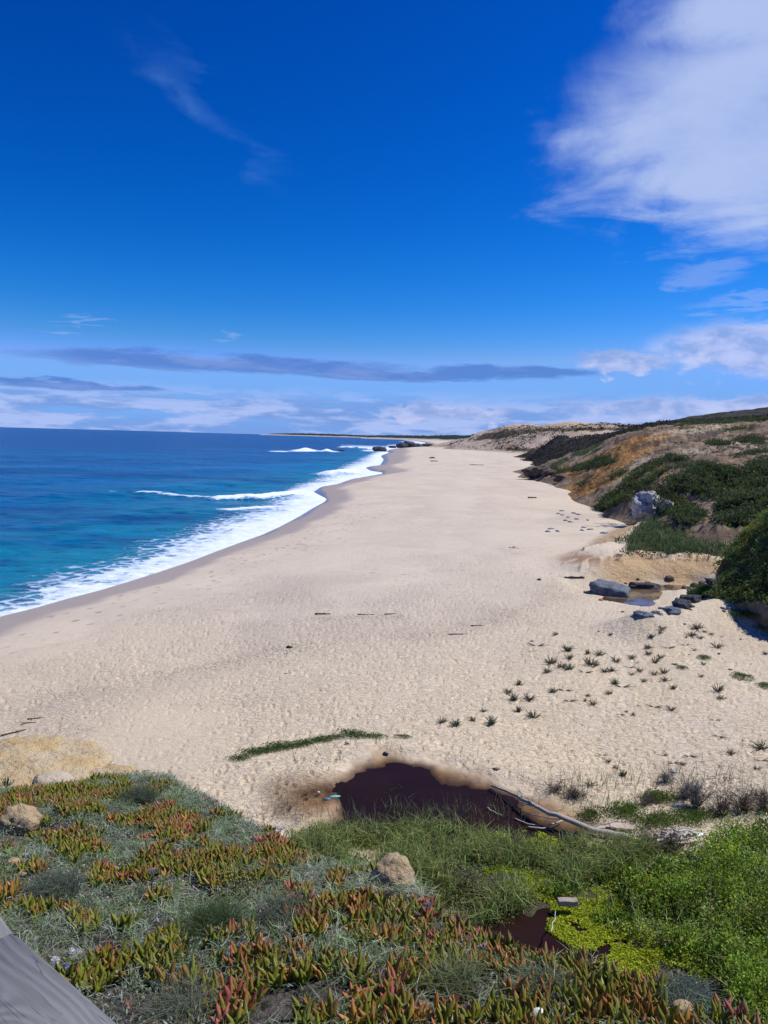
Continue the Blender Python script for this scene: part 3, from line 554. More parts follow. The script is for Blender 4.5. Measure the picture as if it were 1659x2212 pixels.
# ------------------------------------------------------------------ pond water, duckweed
def mat_pond(nt):
    p = geo_pos(nt); n = noise(nt, p, 1.2, 3, 0.5)
    return {'Base Color': mix(nt, noise(nt, p, 0.5, 5, 0.6).ss(0.4, 0.7), (0.0155, 0.0075, 0.0070), (0.022, 0.0105, 0.0085)), 'Roughness': 0.10, 'Specular IOR Level': 0.035, 'Normal': bump(nt, n, 0.08, 0.05)}
M_POND = material('pond_water', mat_pond)
def mat_pool(nt):
    p = geo_pos(nt); n = noise(nt, p, 0.8, 4, 0.6)
    return {'Base Color': mix(nt, n.ss(0.4, 0.6), (0.07, 0.05, 0.03), (0.16, 0.115, 0.075)), 'Roughness': 0.08, 'Specular IOR Level': 0.5, 'Normal': bump(nt, n, 0.05, 0.05)}
M_POOL = material('pool_water', mat_pool)
def water_sheet(name, poly, grow, z, mat):
    c = poly.mean(0); q = c + (poly - c) * grow; me = bpy.data.meshes.new(name)
    me.from_pydata([(a, b, z) for a, b in q], [], [list(range(len(q)))]); me.update()
    return link(name, me, mat, kind='structure')
def sample_pt(px, py, fn):
    """where the sight line through (px, py) first meets the ground fn"""
    d = ray(px, py); h = math.hypot(d[0], d[1]); r = np.geomspace(12, 1500, 500)
    for _ in range(2):
        x, y, z = d[0] / h * r, d[1] / h * r, 13 + d[2] / h * r; below = z < fn(x, y); k = int(np.argmax(below)) if below.any() else len(r) - 1
        r = np.linspace(r[max(k - 1, 0)], r[k], 24)
    q = r[12]; x, y = d[0] / h * q, d[1] / h * q; return np.array([x, y, float(fn(np.array([x]), np.array([y]))[0])])
def on_sand(px, py): return sample_pt(px, py, zbeach)
def on_bank(px, py):
    q = bank_hit(px, py); return np.array([q[0], q[1], float(zbank(np.array([q[0]]), np.array([q[1]]))[0])])
water_sheet('pond', POND, 1.15, POND_Z, M_POND)
water_sheet('marsh_water', MARSH, 1.0, POND_Z - 0.004, M_POND)
water_sheet('tide_pool', POOL, 1.12, POOL_Z, M_POOL)

# ------------------------------------------------------------------ vegetation helpers
class Acc:
    def __init__(s): s.v, s.q, s.t, s.c, s.n = [], [], [], [], 0
    def add(s, v, c, q=None, t=None):
        s.v.append(v); s.c.append(c)
        if q is not None: s.q.append(q + s.n)
        if t is not None: s.t.append(t + s.n)
        s.n += len(v)
    def mesh(s, name, smooth=False):
        f = []
        if s.q: f.append(np.concatenate(s.q))
        if s.t: f.append(np.concatenate(s.t))
        return np_mesh(name, np.concatenate(s.v), f, dict(col=np.concatenate(s.c)), smooth)
def unit(v): return v / np.maximum(np.linalg.norm(v, axis=-1, keepdims=True), 1e-9)
def rnd(n, a, b): return RNG.uniform(a, b, n)
def blades(A, base, h, w, lean, c0, c1, curl=0.5):
    """bent grass blades: base n x 3, h and w n, lean fraction n; colours n x 3 at root and tip"""
    n = len(base); th = rnd(n, 0, 2 * np.pi); d = np.stack([np.cos(th), np.sin(th), np.zeros(n)], -1); yaw = rnd(n, 0, np.pi); sd = np.stack([np.cos(yaw), np.sin(yaw), np.zeros(n)], -1)
    h_, w_, l_ = h[:, None], w[:, None], lean[:, None]; z = np.array([0, 0, 1.0])
    m = base + z * h_ * 0.55 + d * h_ * l_ * 0.30; t = base + z * h_ * (1 - 0.35 * l_) + d * h_ * l_ * (0.75 + curl * .4)
    v = np.stack([base - sd * w_ * .5, base + sd * w_ * .5, m + sd * w_ * .45, m - sd * w_ * .45, t], 1).reshape(-1, 3)
    k = np.arange(n)[:, None] * 5; mid = (c0 + c1) / 2
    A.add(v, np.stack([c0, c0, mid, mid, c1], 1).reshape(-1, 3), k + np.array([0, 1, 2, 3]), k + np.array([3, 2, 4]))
def kites(A, base, d, ln, w, col, fold=0.0):
    """flat pointed leaves: base n x 3, direction n x 3, length n, width n, colour n x 3"""
    n = len(base); d = unit(d); r = unit(RNG.normal(size=(n, 3))); sd = unit(np.cross(d, r)); nn = np.cross(sd, d); L, w_ = ln[:, None], w[:, None]
    v = np.stack([base, base + d * L * .5 + sd * w_ * .5 + nn * L * fold, base + d * L, base + d * L * .5 - sd * w_ * .5 + nn * L * fold], 1).reshape(-1, 3)
    A.add(v, np.repeat(col, 4, 0), np.arange(n)[:, None] * 4 + np.array([0, 1, 2, 3]))
def tube(A, pts, rad, col, sides=5, cap=True):
    pts = np.asarray(pts, float); n = len(pts); tg = unit(np.gradient(pts, axis=0)); a = np.cross(tg, [0.13, 0.31, 0.94]); a = unit(a); b = np.cross(tg, a)
    th = np.arange(sides) * 2 * np.pi / sides; rad = np.broadcast_to(rad, (n,))
    v = (pts[:, None] + (a[:, None] * np.cos(th)[None, :, None] + b[:, None] * np.sin(th)[None, :, None]) * rad[:, None, None]).reshape(-1, 3)
    i = np.arange(n - 1)[:, None] * sides; j = np.arange(sides)[None]; k = (j + 1) % sides
    q = np.stack([i + j, i + k, i + k + sides, i + j + sides], -1).reshape(-1, 4); t = None
    if cap:
        v = np.vstack([v, pts[:1], pts[-1:]]); m = n * sides
        t = np.concatenate([np.stack([np.full(sides, m), (j[0] + 1) % sides, j[0]], -1), np.stack([np.full(sides, m + 1), m - sides + j[0], m - sides + (j[0] + 1) % sides], -1)])
    A.add(v, np.broadcast_to(np.asarray(col, float), (len(v), 3)).copy(), q, t)
def vary(c, n, s=0.25, hue=0.12):
    c = np.broadcast_to(np.asarray(c, float), (n, 3)); return np.clip(c * (1 + RNG.normal(size=(n, 1)) * s) * (1 + RNG.normal(size=(n, 3)) * hue), 0.004, 0.9)
def leaf_mat(name, trans=0.3, rough=0.65, spec=0.25, grain=0.0):
    m = bpy.data.materials.new(name); m.use_nodes = True; nt = m.node_tree; b = nt.nodes['Principled BSDF']; c = attr(nt, 'col', True)
    if grain: c = mix(nt, noise(nt, obj_pos(nt), 40.0, 5, 0.7).ss(0.4, 0.7) * grain, c, (0.10, 0.08, 0.065))
    put(nt, b.inputs['Base Color'], c); b.inputs['Roughness'].default_value = rough; b.inputs['Specular IOR Level'].default_value = spec
    if trans:
        t = nt.nodes.new('ShaderNodeBsdfTranslucent'); put(nt, t.inputs[0], c); ms = nt.nodes.new('ShaderNodeMixShader'); ms.inputs[0].default_value = trans
        nt.links.new(b.outputs[0], ms.inputs[1]); nt.links.new(t.outputs[0], ms.inputs[2]); nt.links.new(ms.outputs[0], nt.nodes['Material Output'].inputs[0])
    return m
M_LEAF = leaf_mat('foliage', 0.40, 0.7, 0.12); M_FAT = leaf_mat('succulent_leaf', 0.12, 0.38, 0.35); M_STEM = leaf_mat('dry_wood', 0.0, 0.9, 0.1, 0.6)
def clumps(A, C, rad, hgt, per, leaf, pal, flat=0.6, tint=None):
    """leafy mounds: centres n x 3, radius n, height n; leaves lie on and just inside the mound"""
    n = len(C); k = np.repeat(np.arange(n), per); m = len(k); u = rnd(m, 0, 2 * np.pi); q = np.sqrt(rnd(m, 0, 1)); dome = np.sqrt(np.maximum(1 - q ** 2, 0)) * rnd(m, .55, 1.08)
    b = C[k] + np.stack([np.cos(u) * q * rad[k], np.sin(u) * q * rad[k], dome * hgt[k]], -1)
    d = np.stack([np.cos(u) * q, np.sin(u) * q, dome * .9], -1) + RNG.normal(size=(m, 3)) * flat
    pc = np.asarray(pal)[RNG.integers(0, len(pal), n)]; pc = pc if tint is None else pc * tint[:, None]; col = pc[k] * (1 + RNG.normal(size=(m, 1)) * .28) * (1 + RNG.normal(size=(m, 3)) * .10)
    kites(A, b, d, leaf * rnd(m, .6, 1.4), leaf * rnd(m, .35, .65), np.clip(col, .004, .9), .08)
def ground(x, y): return np.maximum(zbeach(x, y), zbank(x, y))
def in_poly(poly, n):
    poly = np.asarray(poly); lo, hi = poly.min(0), poly.max(0); out = np.zeros((0, 2))
    while len(out) < n:
        p = RNG.uniform(lo, hi, (n * 2, 2)); out = np.vstack([out, p[inside(p[:, 0], p[:, 1], poly)]])
    return out[:n]

# ------------------------------------------------------------------ scrub on the hills
def hill_scrub():
    A = Acc(); n = 60000; a = np.radians(rnd(n, 9, 31)); r = 78 * (205 / 78) ** rnd(n, 0, 1); x, y = r * np.sin(a), r * np.cos(a); z = znear(x, y); D = proj(x, y, z)
    v = blobs(D[0], D[1], VEG_N) + (fbm(x, y, 7, 5, 230) - .5) * 1.2; ok = (v > .60) & (z > 2.6); x, y, z, r = x[ok][:4600], y[ok][:4600], z[ok][:4600], r[ok][:4600]
    n = len(x); s = rnd(n, .45, 1.1) * (r / 110) ** .3
    clumps(A, np.stack([x, y, z - .1], -1), s, s * rnd(n, .4, .85), 26, 0.30, [(.060, .098, .034), (.075, .118, .040), (.10, .15, .046), (.095, .115, .06), (.05, .07, .034), (.13, .14, .07)])
    link('hillside_scrub', A.mesh('hillside_scrub'), M_LEAF, kind='stuff')
    # sparse brush over the bare slope
    A = Acc(); n = 9000; a = np.radians(rnd(n, 9, 31)); r = 85 * (230 / 85) ** rnd(n, 0, 1); x, y = r * np.sin(a), r * np.cos(a); z = znear(x, y); ok = (z > 3.2) & (fbm(x, y, 9, 4, 777) > .56)
    x, y, z = x[ok][:1500], y[ok][:1500], z[ok][:1500]; n = len(x); s = rnd(n, .2, .6)
    clumps(A, np.stack([x, y, z - .05], -1), s, s * .7, 14, 0.22, [(.07, .065, .045), (.10, .075, .055), (.05, .055, .03), (.085, .06, .045)])
    link('dry_brush', A.mesh('dry_brush'), M_LEAF, kind='stuff')
    A = Acc(); n = 7000; a = np.radians(rnd(n, 10, 32)); r = rnd(n, 285, 470); x, y = r * np.sin(a), r * np.cos(a); z = mid_f(x, y) + (fbm(x, y, 9, 5, 301) - .5) * 2.6; ok = z > 2.8
    x, y, z = x[ok][:3600], y[ok][:3600], z[ok][:3600]; n = len(x); s = rnd(n, .8, 2.2)
    clumps(A, np.stack([x, y, z - .2], -1), s, s * .6, 16, 0.8, [(.035, .045, .028), (.06, .06, .05), (.075, .065, .068), (.045, .055, .030), (.085, .075, .08)])
    link('ridge_scrub', A.mesh('ridge_scrub'), M_LEAF, kind='stuff')
    A = Acc(); n = 12000; a = np.radians(rnd(n, 3, 30)); r = 560 * (900 / 560) ** rnd(n, 0, 1); x, y = r * np.sin(a), r * np.cos(a); z = far_f(x, y); k = sstep(z, 2.2, 6); z = z + ((fbm(x, y, 60, 5, 401) - .5) * 7 + (fbm(x, y, 14, 4, 402) - .5) * 3) * k
    D = proj(x, y, z); v = blobs(D[0], D[1], [(1090, 938, 75, 7, -8, 1.0), (1250, 927, 220, 5, 0, .8), (1150, 972, 60, 4, 0, .8)]) * .35 + fbm(x, y, 40, 4, 778); ok = (v > .60) & (z > 4)
    x, y, z = x[ok][:1800], y[ok][:1800], z[ok][:1800]; n = len(x); s = rnd(n, .8, 2.6)
    clumps(A, np.stack([x, y, z - .2], -1), s, s * .5, 9, 1.3, [(.045, .05, .035), (.06, .06, .045)])
    link('dune_scrub', A.mesh('dune_scrub'), M_LEAF, kind='stuff')
hill_scrub()
def headland_scrub():
    A = Acc(); n = 14000; x = rnd(n, HEAD[:, 0].min() - 1, HEAD[:, 0].max()); y = rnd(n, HEAD[:, 1].min() - 1, HEAD[:, 1].max() + 1); z = zhead(x, y); e = .12
    sl = np.hypot(zhead(x + e, y) - z, zhead(x, y + e) - z) / e; keep = (z > 3.6) & (rnd(n, 0, 1) < np.where(sl < 1.5, 1, .16)); x, y, z = x[keep][:2600], y[keep][:2600], z[keep][:2600]; n = len(x); s = rnd(n, .2, .5)
    clumps(A, np.stack([x, y, z - .05], -1), s, s * .8, 30, 0.13, [(.14, .22, .06), (.18, .26, .07), (.28, .27, .05), (.20, .25, .09), (.10, .15, .05)])
    link('headland_scrub', A.mesh('headland_scrub'), M_LEAF, kind='stuff')
    A = Acc(); p = in_poly(PLATEAU, 16000); z = zbeach(p[:, 0], p[:, 1]); D = proj(p[:, 0], p[:, 1], z); keep = (D[0] + (fbm(p[:, 0], p[:, 1], 3, 3, 9) - .5) * 90 > 1350) & (sdpoly(p[:, 0], p[:, 1], PLATEAU) < -.5); p, z = p[keep], z[keep]; n = len(p)
    c = vary((.11, .16, .065), n, .3) + (fbm(p[:, 0], p[:, 1], 5, 3, 15)[:, None] - .5) * np.array([[.05, .05, .04]])
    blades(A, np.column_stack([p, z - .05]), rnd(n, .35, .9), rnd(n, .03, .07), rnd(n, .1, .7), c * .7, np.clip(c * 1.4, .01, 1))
    q = p[RNG.integers(0, n, 900)]; zq = zbeach(q[:, 0], q[:, 1]); s = rnd(900, .3, .6); clumps(A, np.column_stack([q, zq]), s, s * .6, 16, .16, [(.035, .06, .022), (.05, .075, .03)])
    link('plateau_grass', A.mesh('plateau_grass'), M_LEAF, kind='stuff')
headland_scrub()

# ------------------------------------------------------------------ valley floor: reeds, herbs, duckweed
def valley():
    G = lambda p: ground(p[:, 0], p[:, 1])
    DW = P([(1010, 1800), (1160, 1795), (1260, 1840), (1320, 1890), (1350, 1960), (1450, 2050), (1560, 2110), (1500, 2150), (1300, 2100), (1240, 2050), (1180, 2010), (1190, 1955), (1110, 1925), (1050, 1900)], POND_Z)
    A = Acc(); p = in_poly(DW, 60000); k = fbm(p[:, 0], p[:, 1], .55, 5, 801, .65) + .10 * sstep(-sdpoly(p[:, 0], p[:, 1], DW), 0, 1.0); p = p[k > .50][:34000]; n = len(p)
    z = np.maximum(G(p), POND_Z) + rnd(n, .003, .03); th = rnd(n, 0, 6.28); d = np.stack([np.cos(th), np.sin(th), rnd(n, -.1, .35)], -1); c = vary((.40, .46, .035), n, .22, .08)
    kites(A, np.column_stack([p, z]), d, rnd(n, .03, .075), rnd(n, .025, .06), c)
    link('duckweed', A.mesh('duckweed'), M_LEAF, kind='stuff')
    A = Acc()
    RE = P([(600, 1800), (700, 1775), (800, 1765), (900, 1762), (1000, 1772), (1080, 1792), (1240, 1815), (1380, 1815), (1430, 1850), (1300, 1880), (1200, 1910), (1100, 1960), (980, 2000), (860, 1960), (700, 1880)], 2.7)
    p = in_poly(RE, 19000); dn = fbm(p[:, 0], p[:, 1], 1.1, 3, 811); D0 = proj(p[:, 0], p[:, 1], G(p)); dn = dn - .16 * np.exp(-((D0[0] - 1110) / 100) ** 2); p = p[dn > .44]; n = len(p); D = proj(p[:, 0], p[:, 1], G(p)); hh = rnd(n, .20, .80) * (0.6 + .7 * fbm(p[:, 0], p[:, 1], 1.6, 3, 812))
    c = vary((.185, .225, .075), n, .35) * np.where(rnd(n, 0, 1) < .15, 1.8, 1)[:, None]
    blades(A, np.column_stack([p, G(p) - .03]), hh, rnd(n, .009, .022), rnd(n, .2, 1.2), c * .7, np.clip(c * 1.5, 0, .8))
    q = in_poly(RE, 1000); s = rnd(len(q), .12, .3); clumps(A, np.column_stack([q, G(q)]), s, s * 1.1, 18, .06, [(.17, .24, .05), (.24, .30, .06), (.12, .17, .05), (.24, .28, .14)])
    # thin reeds standing in and round the water
    for cx, cy, rx, ry, m in [(860, 1740, 35, 30, 170), (930, 1752, 50, 20, 170), (1000, 1750, 40, 20, 120), (800, 1765, 50, 12, 120), (1090, 1750, 60, 25, 80), (760, 1770, 70, 18, 120), (640, 1740, 60, 15, 30), (1230, 1700, 60, 25, 60), (1330, 1690, 60, 20, 50), (1450, 1690, 90, 25, 80), (1580, 1700, 80, 30, 90), (1290, 1745, 60, 15, 70), (700, 1640, 60, 6, 20)]:
        b = np.array([up(cx + RNG.normal() * rx * .6, cy + RNG.normal() * ry * .6, 2.6)[:2] for _ in range(m)]); n = len(b); c = vary((.15, .17, .09), n, .3)
        blades(A, np.column_stack([b, G(b) - .05]), rnd(n, .25, .85), rnd(n, .008, .016), rnd(n, .1, .8), c * .8, c * 1.5)
    link('reeds', A.mesh('reeds'), M_LEAF, kind='stuff')
    A = Acc()
    HB = P([(1180, 1900), (1260, 1855), (1340, 1858), (1430, 1868), (1520, 1838), (1580, 1800), (1659, 1790), (1900, 1800), (1950, 2300), (1640, 2260), (1560, 2110), (1450, 2030), (1360, 1985), (1270, 1950)], 2.8)
    p = in_poly(HB, 1500); D = proj(p[:, 0], p[:, 1], G(p)); p = p[(fbm(p[:, 0], p[:, 1], 1.3, 3, 821) + sstep(D[0], 1250, 1500) * .12 > .47)]; n = len(p); D = proj(p[:, 0], p[:, 1], G(p))
    tall = .18 + .40 * sstep(D[0], 1250, 1600); s = rnd(n, .14, .40) * (0.8 + .5 * sstep(D[0], 1300, 1600)); hgt = tall * rnd(n, .3, 1.6)
    clumps(A, np.column_stack([p, G(p)]), s, hgt, 80, .072, [(.19, .30, .03), (.26, .37, .045), (.31, .41, .06), (.12, .19, .03), (.34, .40, .13), (.07, .12, .02)], .8, np.clip(.35 + 1.3 * fbm(p[:, 0], p[:, 1], .9, 3, 825), .4, 1.5))
    q = in_poly(HB, 2600); n = len(q); q = q[rnd(n, 0, 1) < .45]; n = len(q); c = vary((.25, .33, .11), n, .3); blades(A, np.column_stack([q, G(q)]), rnd(n, .3, .85), rnd(n, .01, .022), rnd(n, .2, 1), c * .7, c * 1.4)
    for cx, cy, rx, ry, m in [(1420, 1720, 40, 8, 60), (1350, 1750, 35, 10, 50), (1430, 1770, 70, 16, 90), (1510, 1760, 40, 12, 40), (1270, 1752, 30, 6, 25)]:
        b = np.array([up(cx + RNG.normal() * rx * .5, cy + RNG.normal() * ry * .6, 2.7)[:2] for _ in range(m)]); s = rnd(m, .15, .3); clumps(A, np.column_stack([b, G(b)]), s, s * .8, 40, .05, [(.11, .19, .03), (.15, .21, .04), (.08, .13, .03)])
    link('marsh_herbs', A.mesh('marsh_herbs'), M_LEAF, kind='stuff')
valley()

# ------------------------------------------------------------------ foreground ground cover
ICE = [(30, 1740, 60, 22, .4), (125, 1728, 60, 16, .2), (60, 1770, 50, 20, .5), (250, 1716, 55, 10, .1), (180, 1745, 60, 14, .3), (350, 1764, 70, 20, .7), (400, 1785, 60, 20, .8), (280, 1770, 45, 16, .4), (135, 1815, 60, 20, .4), (180, 1795, 45, 16, .3), (50, 1872, 55, 14, .5), (225, 1893, 50, 18, .6),
       (350, 1868, 55, 22, .35), (425, 1862, 50, 20, .3), (455, 1895, 50, 22, .3), (510, 1858, 50, 14, .3), (625, 1806, 55, 16, .9), (575, 1848, 45, 14, .3), (350, 1938, 30, 16, .5), (185, 1992, 36, 24, .1), (360, 2040, 34, 40, .15), (300, 2090, 60, 28, .1), (235, 2080, 30, 20, .15), (450, 2140, 60, 30, .6),
       (520, 2130, 60, 34, .8), (605, 2106, 50, 22, .6), (655, 1958, 60, 20, .9), (710, 1950, 50, 20, .7), (680, 2006, 50, 26, .3), (800, 1996, 55, 34, .45), (800, 1940, 50, 18, .5), (775, 2090, 40, 26, .6), (690, 2196, 40, 24, .2), (800, 2205, 60, 22, .6), (475, 2186, 50, 24, .7), (955, 1952, 90, 20, .85),
       (860, 1982, 50, 22, .6), (1010, 1966, 40, 16, .7), (905, 2022, 70, 26, .55), (985, 2010, 60, 22, .6), (955, 2066, 70, 28, .4), (1035, 2060, 60, 26, .45), (1115, 2022, 50, 18, .6), (1105, 2068, 50, 20, .5), (1170, 2036, 50, 16, .6), (870, 2082, 50, 28, .5), (955, 2124, 60, 26, .5), (880, 2188, 70, 30, .6),
       (985, 2192, 70, 28, .5), (1105, 2194, 80, 24, .35), (1285, 2140, 50, 36, .3), (1360, 2140, 60, 36, .45), (1385, 2190, 70, 30, .4), (1330, 2050, 50, 14, .9), (1375, 2064, 55, 16, .8), (1460, 2094, 60, 16, .7), (1535, 2116, 40, 14, .5), (1185, 2060, 50, 16, .4), (1235, 2060, 40, 16, .6), (1230, 2195, 70, 22, .5),
       (1305, 2176, 60, 26, .4), (1535, 2206, 60, 24, .5), (1605, 2212, 40, 24, .6), (850, 2132, 40, 20, .6), (1460, 2200, 40, 20, .4), (960, 2260, 300, 40, .5), (1400, 2270, 250, 40, .5), (500, 2270, 120, 40, .5)]
def ice_mask(px, py):
    m = np.zeros(len(px)); red = np.zeros(len(px))
    for cx, cy, rx, ry, r in ICE:
        e = np.exp(-(((px - cx) / rx) ** 2 + ((py - cy) / ry) ** 2) * .9); red = np.where(e > m, r, red); m = np.maximum(m, e)
    return m, red
def bank_points(n, dmin=2.3, dmax=9.6):
    """points spread over the bank, even in the world, inside the wedge in view"""
    a = np.radians(rnd(n, -37, 37)); d = np.sqrt(rnd(n, dmin ** 2, dmax ** 2)); x, y = d * np.sin(a), d * np.cos(a); ok = sdpoly(x, y, BANK_POLY) < .22; x, y = x[ok], y[ok]; z = zbank(x, y); return x, y, z
# fleshy leaves: a three-sided finger that swells and comes to a point, slightly curved
def leaf_arrays(seed, sides=5, rings=5):
    r = np.random.default_rng(seed); t = np.linspace(0, 1, rings); prof = np.interp(t, [0, .15, .5, .8, 1], [.55, .88, 1.0, .84, .12]); bend = r.uniform(.05, .22)
    th = np.arange(sides) * 2 * np.pi / sides; ring = np.stack([np.cos(th), np.sin(th) * .8], -1)
    v = np.concatenate([np.column_stack([ring * p * .5, np.full(sides, 0.0)]) for p in prof]).reshape(rings, sides, 3)
    al = np.repeat(t, sides); v = v.reshape(-1, 3); wv = v.copy(); wv[:, 2] = al; wv[:, 1] -= 0  # unit width, unit length
    i = np.arange(rings - 1)[:, None] * sides; j = np.arange(sides)[None]; k = (j + 1) % sides
    return wv, al, bend, np.stack([i + j, i + k, i + k + sides, i + j + sides], -1).reshape(-1, 4)
ICE_PAL = {'green': ((.165, .225, .02), (.19, .23, .022), (.20, .155, .03)), 'bronze': ((.17, .215, .02), (.205, .20, .024), (.34, .105, .055)), 'orange': ((.24, .24, .022), (.34, .22, .03), (.48, .15, .075)), 'red': ((.22, .19, .03), (.36, .13, .08), (.48, .11, .115))}
def leaf_col(kind, al):
    a, b, c = [np.array(v) for v in ICE_PAL[kind]]; t = al[:, None]
    return np.where(t < .6, a + (b - a) * (t / .6), b + (c - b) * ((t - .6) / .4))
LEAF_MESH = {}
for kind in ICE_PAL:
    for sd in range(3):
        v, al, bend, q = leaf_arrays(sd); L, w = .094, .0245; v = v.copy(); v[:, :2] *= w; v[:, 2] *= L; v[:, 0] += bend * L * al ** 2
        me = np_mesh('leaf', v, [q], dict(col=leaf_col(kind, al)), True); me.materials.append(M_FAT); LEAF_MESH[kind, sd] = me
def shoot_layout(r):
    """(direction tilt, heading, scale) of a shoot's leaves: opposite pairs, the inner ones upright"""
    out = []; h = r.uniform(0, 6.28)
    for pair in range(r.integers(3, 5)):
        tilt = [.66, .40, .22, .10][pair] * r.uniform(.6, 1.3); sc = [.8, 1.0, 1.05, .75][pair] * r.uniform(.8, 1.15)
        for s in (0, math.pi): out.append((tilt * r.uniform(.85, 1.15), h + s + r.uniform(-.25, .25), sc))
        h += math.pi / 2 + r.uniform(-.3, .3)
    return out[:8]
def ice_plants():
    x, y, z = bank_points(60000); D = proj(x, y, z + .04); m, red = ice_mask(D[0], D[1]); m = m + (fbm(x, y, .22, 4, 905) - .5) * 1.9 + .05; ok = m > .42; x, y, z, red, px, py = x[ok], y[ok], z[ok], red[ok], D[0][ok], D[1][ok]
    keep = []; cell = {}                                # thin to one shoot per few centimetres
    for i in RNG.permutation(len(x)):
        c = (int(x[i] // .06), int(y[i] // .06))
        if c not in cell: cell[c] = 1; keep.append(i)
    keep = np.array(keep); x, y, z, red, px, py = [a[keep] for a in (x, y, z, red, px, py)]
    dist = np.sqrt(x ** 2 + y ** 2 + (z - 13) ** 2); order = np.argsort(dist + np.where((px < 20) | (px > 1640) | (py > 2200) | ((px < 270) & (py > 1960 + px * .95)), 50, 0))
    print('ice shoots', len(order)); r = np.random.default_rng(3); A = Acc(); protos = {}
    LAB = {'green': 'green ice plant shoot with faintly bronzed leaf tips', 'bronze': 'olive ice plant shoot with reddish leaf tips', 'orange': 'yellow and orange ice plant shoot', 'red': 'red and pink tinted ice plant shoot'}
    for n, i in enumerate(order):
        u = r.uniform() * .8 + red[i] * .32 - .10; kind = 'green' if u < .50 else 'bronze' if u < .75 else 'orange' if u < .86 else 'red'
        if n < 300:
            t = bpy.data.objects.new('ice_plant', None); COL.objects.link(t); t.location = (x[i], y[i], z[i] - .01); t.rotation_euler = (r.uniform(-.2, .2), r.uniform(-.2, .2), r.uniform(0, 6.28)); t.scale = (1, 1, 1); t.empty_display_size = .03
            zone = 'beside the handrail' if px[i] < 430 else 'at the marsh end of the bank' if px[i] > 1150 else 'along the near edge of the bank' if py[i] > 2110 else 'in the middle of the bank'
            tag(t, LAB[kind] + ' ' + zone, 'plant', kind + ' tinted ice plant shoots ' + zone)
            for tilt, h, sc in shoot_layout(r):
                o = bpy.data.objects.new('leaf', LEAF_MESH[kind, int(r.integers(0, 3))]); COL.objects.link(o); o.parent = t
                o.rotation_euler = (0, tilt, h); o.location = (.006 * math.cos(h), .006 * math.sin(h), 0); o.scale = (sc * r.uniform(.8, 1.1), sc * r.uniform(.8, 1.1), sc * r.uniform(.85, 1.2))
        else:
            key = (kind, int(r.integers(0, 6)))
            if key not in protos:
                vs_, cs_, qs_, b = [], [], [], 0
                for tilt, h, sc in shoot_layout(r):
                    v, al, bend, q = leaf_arrays(int(r.integers(0, 3)), 4, 4); v = v.copy(); v[:, :2] *= .0255 * sc; v[:, 2] *= .094 * sc; v[:, 0] += bend * .094 * al ** 2
                    c, s = math.cos(tilt), math.sin(tilt); v = np.stack([v[:, 0] * c + v[:, 2] * s, v[:, 1], -v[:, 0] * s + v[:, 2] * c], -1); c, s = math.cos(h), math.sin(h)
                    vs_.append(np.stack([v[:, 0] * c - v[:, 1] * s, v[:, 0] * s + v[:, 1] * c, v[:, 2]], -1)); cs_.append(leaf_col(kind, al)); qs_.append(q + b); b += len(v)
                protos[key] = (np.concatenate(vs_), np.concatenate(cs_), np.concatenate(qs_))
            v, c, q = protos[key]; h = r.uniform(0, 6.28); s = r.uniform(.8, 1.15); ch, sh = math.cos(h) * s, math.sin(h) * s
            A.add(np.stack([v[:, 0] * ch - v[:, 1] * sh + x[i], v[:, 0] * sh + v[:, 1] * ch + y[i], v[:, 2] * s + z[i] - .01], -1), np.clip(c * r.uniform(.75, 1.2), 0, 1), q)
    link('ice_plant_mat', A.mesh('ice_plant_mat', True), M_FAT, kind='stuff')
ice_plants()
